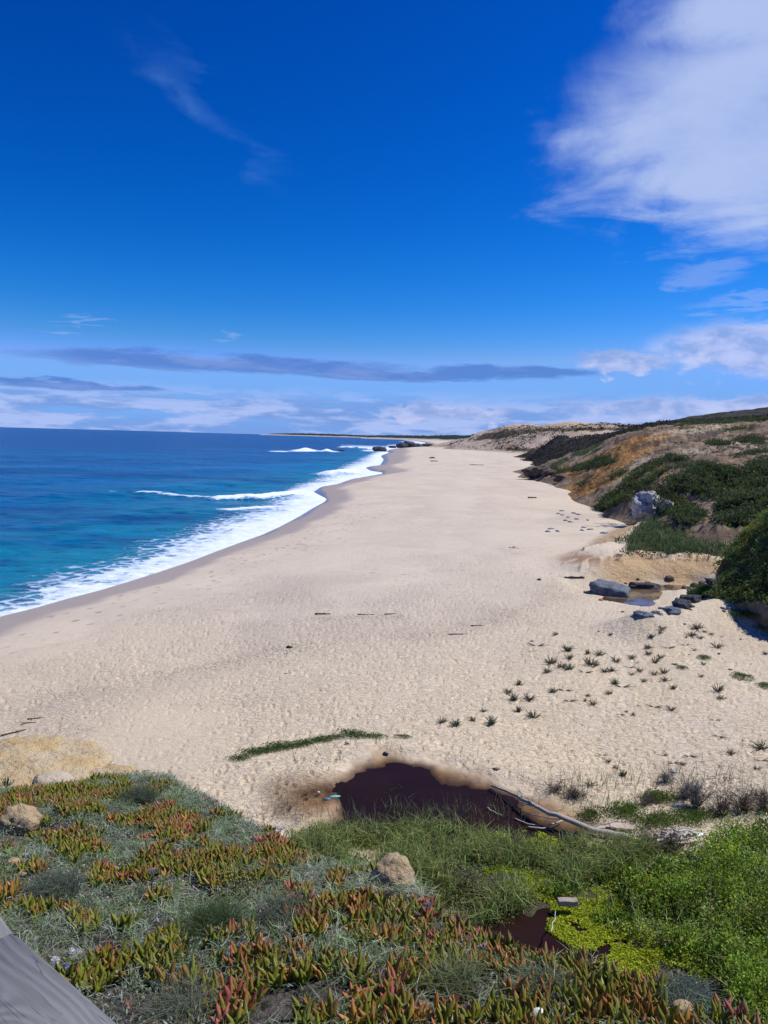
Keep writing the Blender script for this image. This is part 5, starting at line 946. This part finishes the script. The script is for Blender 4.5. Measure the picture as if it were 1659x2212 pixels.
TUFTS = '740,140,28,s 926,132,16,b 978,142,24,b 1202,112,36,s 1195,134,26,b 1155,150,36,b 1300,100,16,b 1350,105,50,s 1140,192,44,b 1225,192,40,f 1305,158,16,b 1330,140,40,s 1385,130,22,s 1365,155,30,s 1415,142,20,s 1460,153,20,p 1440,190,44,s 1305,184,30,f 1340,210,20,s 1305,228,26,f 1388,237,44,g 1545,315,58,g 1640,355,50,g 1255,272,20,g 1290,282,36,g 1380,270,24,s 1495,297,14,g 1370,322,24,s 1648,225,24,s 795,200,56,b 878,220,36,b 930,222,46,s 800,240,40,s 720,250,60,s 765,272,50,s 800,278,60,b 890,258,56,s 915,268,40,s 1003,250,44,s 1070,238,40,s 1090,262,30,p 1060,280,30,f 1105,295,34,s 1170,255,40,s 1195,235,36,s 1165,310,36,s 1210,300,40,s 1215,335,36,s 1145,222,36,s 955,295,40,s 985,292,40,s 865,298,40,f 1070,312,26,s 1123,340,34,s 705,295,44,b 585,350,44,b 535,385,40,s 560,412,56,b 628,408,60,s 730,380,52,b 780,375,44,f 832,392,18,p 880,405,32,b 800,420,44,f 870,428,22,b 900,436,40,s 970,392,36,s 997,345,46,b 1030,358,50,f 987,440,16,p 1100,450,24,p 1168,446,44,f 1242,460,42,s 1020,465,12,p 1045,477,18,s 1020,487,24,f 1078,490,28,b 1250,370,36,b 1440,375,50,s 1455,413,36,s 1430,510,28,f 1445,575,40,f 1400,472,14,p 578,465,50,b 645,487,60,s 690,480,14,p 430,470,32,s 385,505,40,b 312,517,64,b 250,512,44,s 463,512,62,b 360,505,14,p 372,475,12,p 945,660,30,f 968,690,30,s 1035,740,54,b 1000,715,30,s 1625,620,60,s 1500,650,40,s 1610,720,30,s 890,785,44,s 700,660,20,p 1550,600,24,p 1630,680,40,f 660,180,50,f 700,255,20,p 640,215,24,f 640,560,16,p 1250,690,40,f 1320,660,44,f 1205,660,34,f 1290,700,30,s'.split()
def place_tuft(k, px, py, size, lab, grp, r):
    o = bpy.data.objects.new('beach_plant', TUFT[k][int(r.integers(0, len(TUFT[k])))]); COL.objects.link(o); p = on_sand(px, py); o.location = p; s = px_size(p, size) / (1.05 if k != 'flat' else 1.2); o.scale = (s, s, s * r.uniform(.65, .95)); o.rotation_euler = (0, 0, r.uniform(0, 6.28) if k != 'flat' else r.uniform(-.4, .3)); return tag(o, lab, 'plant', grp)
_r = np.random.default_rng(5)
for s in TUFTS:
    a, b, sz, k = s.split(','); k = dict(b='bushy', s='spread', f='flat', p='sprig', g='green')[k]; a, b, sz = float(a), float(b), float(sz)
    dx_, dy_ = (960 + a / 1.728) / 1.1573, (1500 + b / 1.728) / 1.1573; zn = 'nearest the pond' if dx_ < 1095 else 'towards the headland' if dx_ > 1440 else 'at the upper end of the tuft field' if dy_ < 1445 else 'low down by the dry shrubs' if dy_ > 1560 else 'in the middle of the tuft field'; zs = 'large ' if sz >= 46 else 'small ' if sz <= 24 else 'medium '
    place_tuft(k, (960 + a / 1.728) / 1.1573, (1500 + b / 1.728 + sz * .22) / 1.1573, sz * .74, zs + TL[k] + ' ' + zn, zs + k + ' plants ' + zn, _r)
for i, (a, b, s, lab) in enumerate([(514, 1641, 32, 'leafy creeper at the seaward end of the green strip round the pond'), (545, 1629, 40, 'creeper second from the seaward end of the green strip'), (575, 1622, 32, 'thin creeper in the seaward half of the green strip'), (600, 1615, 44, 'thickest creeper of the green strip round the pond'), (632, 1613, 42, 'dense creeper just past the thickest one in the strip'), (660, 1607, 34, 'creeper in the middle of the strip behind the pond'), (690, 1601, 30, 'sparse creeper beside the pale stone'), (715, 1594, 34, 'small dark creeper right behind the pale stone'), (757, 1590, 44, 'creeper directly above the dark pond'), (800, 1592, 40, 'creeper at the landward end of the green strip'), (870, 1592, 22, 'tiny creeper left on its own past the green strip end'), (20, 1620, 18, 'tiny dark shrub on the sand above the sandstone ledge'), (118, 1634, 40, 'low dark plant on top of the yellow sandstone ledge'),
                                     (1636, 1334, 60, 'green cushion at the headland foot beside the shingle'), (1600, 1330, 50, 'low green cushion just seaward of the shingle row'), (1652, 1358, 55, 'green cushion lowest on the sand below the headland'), (1512, 1298, 60, 'bright green clump growing on the sunlit spur top'), (1528, 1288, 40, 'smaller green clump above the bright one on the spur')]):
    o = place_tuft('green', a, b, s, lab, None, _r)
    if i < 11: o.scale = (o.scale[0] * 1.75, o.scale[1] * 1.1, o.scale[2] * 1.2); o.rotation_euler = (0, 0, _r.uniform(.2, .6) if i < 6 else _r.uniform(-.1, .3))
    if i == 12: o.location = at_r(118, 1640, 10.8)
    if i in (16, 17): o.location.z += .35; o.scale.z *= 2
q = on_bank(15, 1725); o = place_tuft('bushy', 300, 1600, 40, 'small round dark green shrublet beside the yellow ledge', None, _r); o.location = at_r(15, 1700, 9.2); o.scale = (.22, .22, .28)
# dry, twiggy shrubs behind the marsh
def dry_shrub(px, py, R_, H_, n, lab, seed, col):
    r = np.random.default_rng(seed); A = Acc()
    for _ in range(n):
        a = r.uniform(0, 6.28); l = abs(r.normal()) * .8; d = np.array([math.cos(a) * l * R_, math.sin(a) * l * R_, H_]) * r.uniform(.5, 1.1); m = d * .5 + r.normal(size=3) * .08; c = np.array(col) * r.uniform(.6, 1.4)
        tube(A, [(0, 0, -.05), m, d], [.009, .006, .003], c, 3, False)
        for _ in range(5):
            u = r.uniform(.3, 1); b = m + (d - m) * u; e = b + r.normal(size=3) * .14 + np.array([0, 0, .06]); tube(A, [b, e], [.004, .002], c, 3, False)
    o = part_mesh('dry_shrub', A, M_STEM); o.location = lift(px, py, 0, 2.7); return tag(o, lab, 'shrub', 'dry shrubs behind the marsh')
for i, a in enumerate([(1502, 1745, .45, .75, 90, 'tall grey twiggy shrub with a spiky top at the sand edge'), (1478, 1725, .4, .35, 60, 'low grey shrub leaning over the slate blue sheet'), (1440, 1690, .35, .25, 40, 'flat dark twigs at the seaward end of the dry shrubs'), (1560, 1760, .6, .45, 80, 'brown twiggy shrub behind the herbs with pale rag'), (1605, 1755, .6, .5, 90, 'purplish brown shrub landward of the pale rag'), (1650, 1750, .6, .55, 90, 'purplish brown shrub closest to the white log end'), (1450, 1838, .55, .30, 110, 'dark tangle of fine twigs below the driftwood heap'), (1400, 1830, .45, .25, 70, 'sparse dark twigs left of the driftwood heap tangle'), (1395, 1740, .4, .2, 40, 'grey twigs under the low green shore shrub'), (1240, 1722, .5, .2, 60, 'dark fine twigs on the sand at the pond end'), (1200, 1712, .4, .15, 40, 'thin brown twigs on the amber rim of the pond')]):
    dry_shrub(*a, 300 + i, (.19, .175, .17) if i < 3 else (.12, .095, .085))

# ------------------------------------------------------------------ details on the bank
def tussock(px, py, R_, H_, n, lab, c):
    A = Acc(); th = rnd(n, 0, 6.28); q = np.sqrt(rnd(n, 0, 1)) * R_ * .45; b = np.stack([np.cos(th) * q, np.sin(th) * q, np.zeros(n)], -1); cc = vary(c, n, .25)
    blades(A, b, rnd(n, .6, 1.1) * H_, rnd(n, .002, .0042), rnd(n, .3, 1.3), cc * .6, cc * 1.3, .9); m = A.mesh('grass_tussock'); m.materials.append(M_LEAF); o = bpy.data.objects.new('grass_tussock', m); COL.objects.link(o); o.location = on_bank(px, py); return tag(o, lab, 'grass tussock', 'grass tussocks on the bank')
tussock(462, 2010, .26, .19, 1500, 'dense dark green grass tussock in the middle of the planted bank', (.075, .11, .045))
tussock(300, 1742, .30, .20, 900, 'long bladed grass tussock leaning over ice plants near the crest', (.10, .13, .085))
tussock(1175, 2140, .22, .10, 700, 'pale grey-green grass tussock among the ice plants near the egg stone', (.17, .19, .12))
tussock(985, 2130, .20, .17, 500, 'stiff pale bladed tussock between red ice plants', (.17, .20, .10))
tussock(120, 1930, .30, .16, 800, 'wispy grey grass tussock above the handrail corner', (.14, .165, .12))
tussock(620, 1990, .28, .15, 800, 'wispy grey-green tussock beside the dark green one', (.14, .165, .115))
tussock(1480, 2160, .24, .09, 900, 'silvery blue-green tussock on the bare patch near the bank edge', (.13, .165, .14))
tussock(390, 2170, .26, .16, 900, 'straw grey grass tussock beside the lower handrail edge', (.17, .185, .13))
def umbel(px, py, H_, Rr, col, lab, lean=.1):
    t = bpy.data.objects.new('umbel_flower', None); COL.objects.link(t); p = on_bank(px, py); t.location = p; tag(t, lab, 'flower'); A = Acc(); top = np.array([lean * H_, 0, H_]); tube(A, [(0, 0, 0), top * .5 + [0, .005, 0], top], [.004, .0035, .003], (.09, .11, .06), 5); part_mesh('stem', A, M_LEAF, t)
    A = Acc(); n = 260; th = rnd(n, 0, 6.28); q = np.sqrt(rnd(n, 0, 1)); b = top + np.stack([np.cos(th) * q * Rr, np.sin(th) * q * Rr, (1 - q ** 2) * Rr * .45], -1); kites(A, b, np.stack([np.cos(th), np.sin(th), rnd(n, 0, .8)], -1), rnd(n, .006, .012), rnd(n, .005, .01), vary(col, n, .15, .04))
    for k in range(14): a = k * .45; tube(A, [top - [0, 0, .012], top + np.array([math.cos(a) * Rr * .8, math.sin(a) * Rr * .8, Rr * .1])], [.0015, .001], (.12, .14, .08), 3, False)
    part_mesh('flower_head', A, M_LEAF, t)
umbel(602, 1790, .16, .035, (.70, .68, .64), 'white flat-topped flower head on the bank edge above the pond')
umbel(158, 2112, .14, .034, (.32, .35, .20), 'greenish cupped seed head beside the handrail')
umbel(831, 1980, .16, .022, (.20, .15, .13), 'brown dried flower head under the pale boulder')
umbel(918, 1985, .12, .018, (.30, .30, .31), 'small grey seed head right of the brown dried one')
umbel(325, 1920, .16, .028, (.30, .29, .28), 'grey seed head on a tall stalk in the middle bank')
umbel(452, 1708, .14, .016, (.16, .10, .11), 'dark flower bud standing up on the bank crest')
def fluff(px, py, r_, lab, col=(.78, .77, .76), dz=.10, name='fluffy_seed', cat='seed head', nn=220):
    A = Acc(); d = unit(RNG.normal(size=(nn, 3))); kites(A, d * r_ * .3, d, np.full(nn, r_ * .9), np.full(nn, r_ * .22), vary(col, nn, .12, .03)); tube(A, [(0, 0, -dz), (0, 0, 0)], [.002, .002], (.1, .11, .06), 4, False); o = part_mesh(name, A, M_LEAF, smooth=False); p = on_bank(px, py); o.location = (p[0], p[1], p[2] + dz); tag(o, lab, cat)
fluff(163, 2084, 0.024, 'largest white fluffy seed head beside the handrail'); fluff(120, 2104, 0.018, 'white fluffy seed head closest to the handrail edge'); fluff(143, 2112, 0.015, 'small white fluffy seed head between the other two'); fluff(155, 2072, 0.012, 'tiny white tuft touching the largest fluffy seed head')
fluff(1047, 2045, .035, 'whitish twiggy lichen cushion among orange ice plants', (.50, .49, .50), .03, 'lichen_cushion', 'lichen', 400); fluff(820, 2120, .020, 'purplish thistle head low among the ice plants', (.25, .22, .26), .05, 'thistle_head', 'seed head')
def small_stone(px, py, s, mat, lab, name='stone', cat='stone', seed=1):
    rock(name, on_bank(px, py), s, seed, mat, lab, cat, rough=.1, sub=3, sink=.2)
M_SHELL = material('white_shell', None, (.80, .79, .77), .6, .3)
small_stone(1166, 2190, (.075, .065, .075), M_SHELL, 'smooth white egg shaped stone at the bottom edge of the planted bank')
small_stone(1160, 2125, (.016, .014, .012), M_SHELL, 'tiny white snail shell above the egg shaped stone', 'snail_shell', 'shell', 2); small_stone(846, 2010, (.018, .016, .016), M_SHELL, 'tiny white snail shell among green leaves below the brown flower head', 'snail_shell', 'shell', 3); small_stone(198, 1925, (.02, .018, .018), M_SHELL, 'white snail shell in grey grass over the handrail', 'snail_shell', 'shell', 4)
for i, (a, b, s) in enumerate([(1205, 2186, .07), (1222, 2196, .06), (1190, 2202, .05), (1240, 2188, .05), (1476, 2178, .09), (1450, 2186, .06), (1215, 2170, .05), (30, 1872, .09), (50, 1890, .08)]):
    small_stone(a, b, (s, s * .8, s * .6), M_SANDSTONE, ['pale stone in the bare gap right of the egg stone', 'larger stone at the lower end of the bare gap', 'stone tucked under leaves beside the egg stone', 'tan stone at the far side of the bare gap', 'tan stone in the bare patch near the silvery tussock', 'small stone seaward of the silvery tussock patch', 'stone at the upper side of the bare gap', 'pale stone among dead leaves above the handrail', 'second pale stone among dead leaves above the handrail'][i], seed=40 + i)
def buds():
    A = Acc(); n = 110; p = np.array([bank_hit(515 + RNG.normal() * 32, 1925 + RNG.normal() * 14)[:2] for _ in range(n)]); z = zbank(p[:, 0], p[:, 1])
    for i in range(n):
        h = RNG.uniform(.05, .10); b = np.array([p[i, 0], p[i, 1], z[i]]); tube(A, [b, b + [0, 0, h], b + [.002, 0, h + .006], b + [.002, 0, h + .013]], [.001, .0015, .007, .002], np.array([.36, .34, .12]) * RNG.uniform(.7, 1.2), 5)
    link('yellow_buds', A.mesh('yellow_buds', True), M_LEAF, kind='stuff')
buds()

# ------------------------------------------------------------------ wooden handrail of the lookout
def wood_mat(nt):
    p = obj_pos(nt); x, y, z = sep(nt, p); w = noise(nt, vmul(nt, p, (2.0, 9.0, 2.0)), 1.0, 3, 0.5)
    n = noise(nt, p, 7.0, 5, 0.6)
    kx, ky = (x - 0.33), (y - 0.085); kd = ((kx * 0.8).pow(2) + (ky * 1.5).pow(2)).sqrt(); pull = kd.ss(0.13, 0.02)
    wob = noise(nt, vmul(nt, p, (2.5, 22.0, 5.0)), 1.0, 4, 0.6); f = y * 520.0 + (w - 0.5) * 40.0 + (wob - 0.5) * 16.0 + x * 10.0; f = f * (1.0 - pull) + (kd * 420.0 + (wob - 0.5) * 8.0) * pull
    ring = f._m('SINE') * 0.5 + 0.5; fib = noise(nt, vmul(nt, p, (6, 220, 60)), 1.0, 5, 0.6)
    c = mix(nt, ring * (0.25 + 0.5 * n), (.215, .212, .215), (.11, .11, .115)); c = mix(nt, fib.ss(0.5, 0.75) * 0.5, c, (.085, .085, .095)); c = mix(nt, n.ss(0.45, 0.75) * 0.4, c, (.25, .245, .245))
    c = mix(nt, kd.ss(0.013, 0.008) * .8, c, (.06, .057, .057)); cr = (noise(nt, vmul(nt, p, (3.0, 60, 30)), 1.0, 3, 0.5) - 0.5).abs().ss(0.016, 0.0) * n.ss(.40, .55); c = mix(nt, cr * .8, c, (.05, .05, .055))
    return {'Base Color': c, 'Roughness': 0.8, 'Specular IOR Level': 0.25, 'Normal': bump(nt, ring * .5 + fib - cr, 0.35, 0.004)}
M_WOOD = material('weathered_wood', wood_mat)
def handrail():
    zt = 13 - 0.60; a, b, c = up(30, 2006, zt), up(265, 2212, zt), up(0, 1966, zt); e = b + (b - a) * 1.2
    t = bpy.data.objects.new('wooden_handrail', None); COL.objects.link(t); t.location = (a[0], a[1], 0); tag(t, 'weathered grey wooden handrail of the lookout above the planted bank', 'handrail')
    def board(p, q, w, name, z, th=.045, ext=0.0):
        d = (q - p)[:2]; L = np.linalg.norm(d); d = d / L; s = np.array([d[1], -d[0]])
        bm = bmesh.new(); bmesh.ops.create_cube(bm, size=1); bmesh.ops.scale(bm, vec=(L, abs(w), th), verts=bm.verts); bmesh.ops.translate(bm, vec=(L / 2, -w / 2, -th / 2), verts=bm.verts)
        bmesh.ops.bevel(bm, geom=bm.edges[:], offset=.006, segments=3, affect='EDGES'); me = bpy.data.meshes.new(name); bm.to_mesh(me); bm.free(); me.materials.append(M_WOOD); me.polygons.foreach_set('use_smooth', np.ones(len(me.polygons), bool))
        o = bpy.data.objects.new(name, me); COL.objects.link(o); o.parent = t; o.matrix_parent_inverse = Matrix.Translation((-a[0], -a[1], 0))
        o.location = (p[0], p[1], z); o.rotation_euler = (0, 0, math.atan2(d[1], d[0])); return o
    # the picture edge of the boards is their outer (bank) edge; inner side lies towards the camera's left
    d = (e - a)[:2]; d /= np.linalg.norm(d)
    board(e, a, -.24, 'top_board', zt); far = c + (c - a) * 12; board(a, far, -.24, 'top_board', zt - .002)
    for q in (a + (e - a) * .06, far + (a - far) * .08):
        n = np.array([-d[1], d[0]]); g = float(zbank(np.array([q[0]]), np.array([q[1]]))[0]); x, y = q[0] - .12, q[1] - .06
        bm = bmesh.new(); bmesh.ops.create_cube(bm, size=1); h = zt - .047 - g + .3; bmesh.ops.scale(bm, vec=(.09, .09, h), verts=bm.verts); bmesh.ops.bevel(bm, geom=bm.edges[:], offset=.005, segments=1, affect='EDGES'); me = bpy.data.meshes.new('post'); bm.to_mesh(me); bm.free(); me.materials.append(M_WOOD)
        o = bpy.data.objects.new('post', me); COL.objects.link(o); o.parent = t; o.matrix_parent_inverse = Matrix.Translation((-a[0], -a[1], 0)); o.location = (x, y, zt - .047 - h / 2); o.rotation_euler = (0, 0, math.atan2(d[1], d[0]))
handrail()

# ------------------------------------------------------------------ growth over the white bluff, rim of the scarp
def rim_growth():
    A = Acc(); C = []
    for px, py, r, m, sp in [(1395, 1052, 103, 26, 26), (1350, 1078, 101, 16, 14), (1440, 1080, 100, 18, 14), (1460, 1110, 98, 18, 16)]:
        for _ in range(m):
            q = at_r(px + RNG.normal() * sp, py + RNG.normal() * 7, r + RNG.normal() * 1.2); C.append((q[0], q[1], max(q[2], float(znear(np.array([q[0]]), np.array([q[1]]))[0])) - .1))
    C = np.array(C); s_ = rnd(len(C), .4, .8); clumps(A, C, s_, s_ * .8, 30, .26, [(.045, .075, .026), (.07, .10, .03), (.09, .085, .035), (.035, .05, .022)])
    C = []
    for px in np.arange(1335, 1545, 5.0):
        if RNG.uniform() < .7:
            q = sample_pt(px, 1196 + RNG.normal() * 3, zbeach); C.append(q)
    C = np.array(C); s_ = rnd(len(C), .25, .6); clumps(A, C - [0, 0, .1], s_, s_ * .8, 34, .15, [(.06, .095, .03), (.08, .12, .035), (.05, .06, .03), (.09, .075, .05)])
    link('rim_scrub', A.mesh('rim_scrub'), M_LEAF, kind='stuff')
rim_growth()
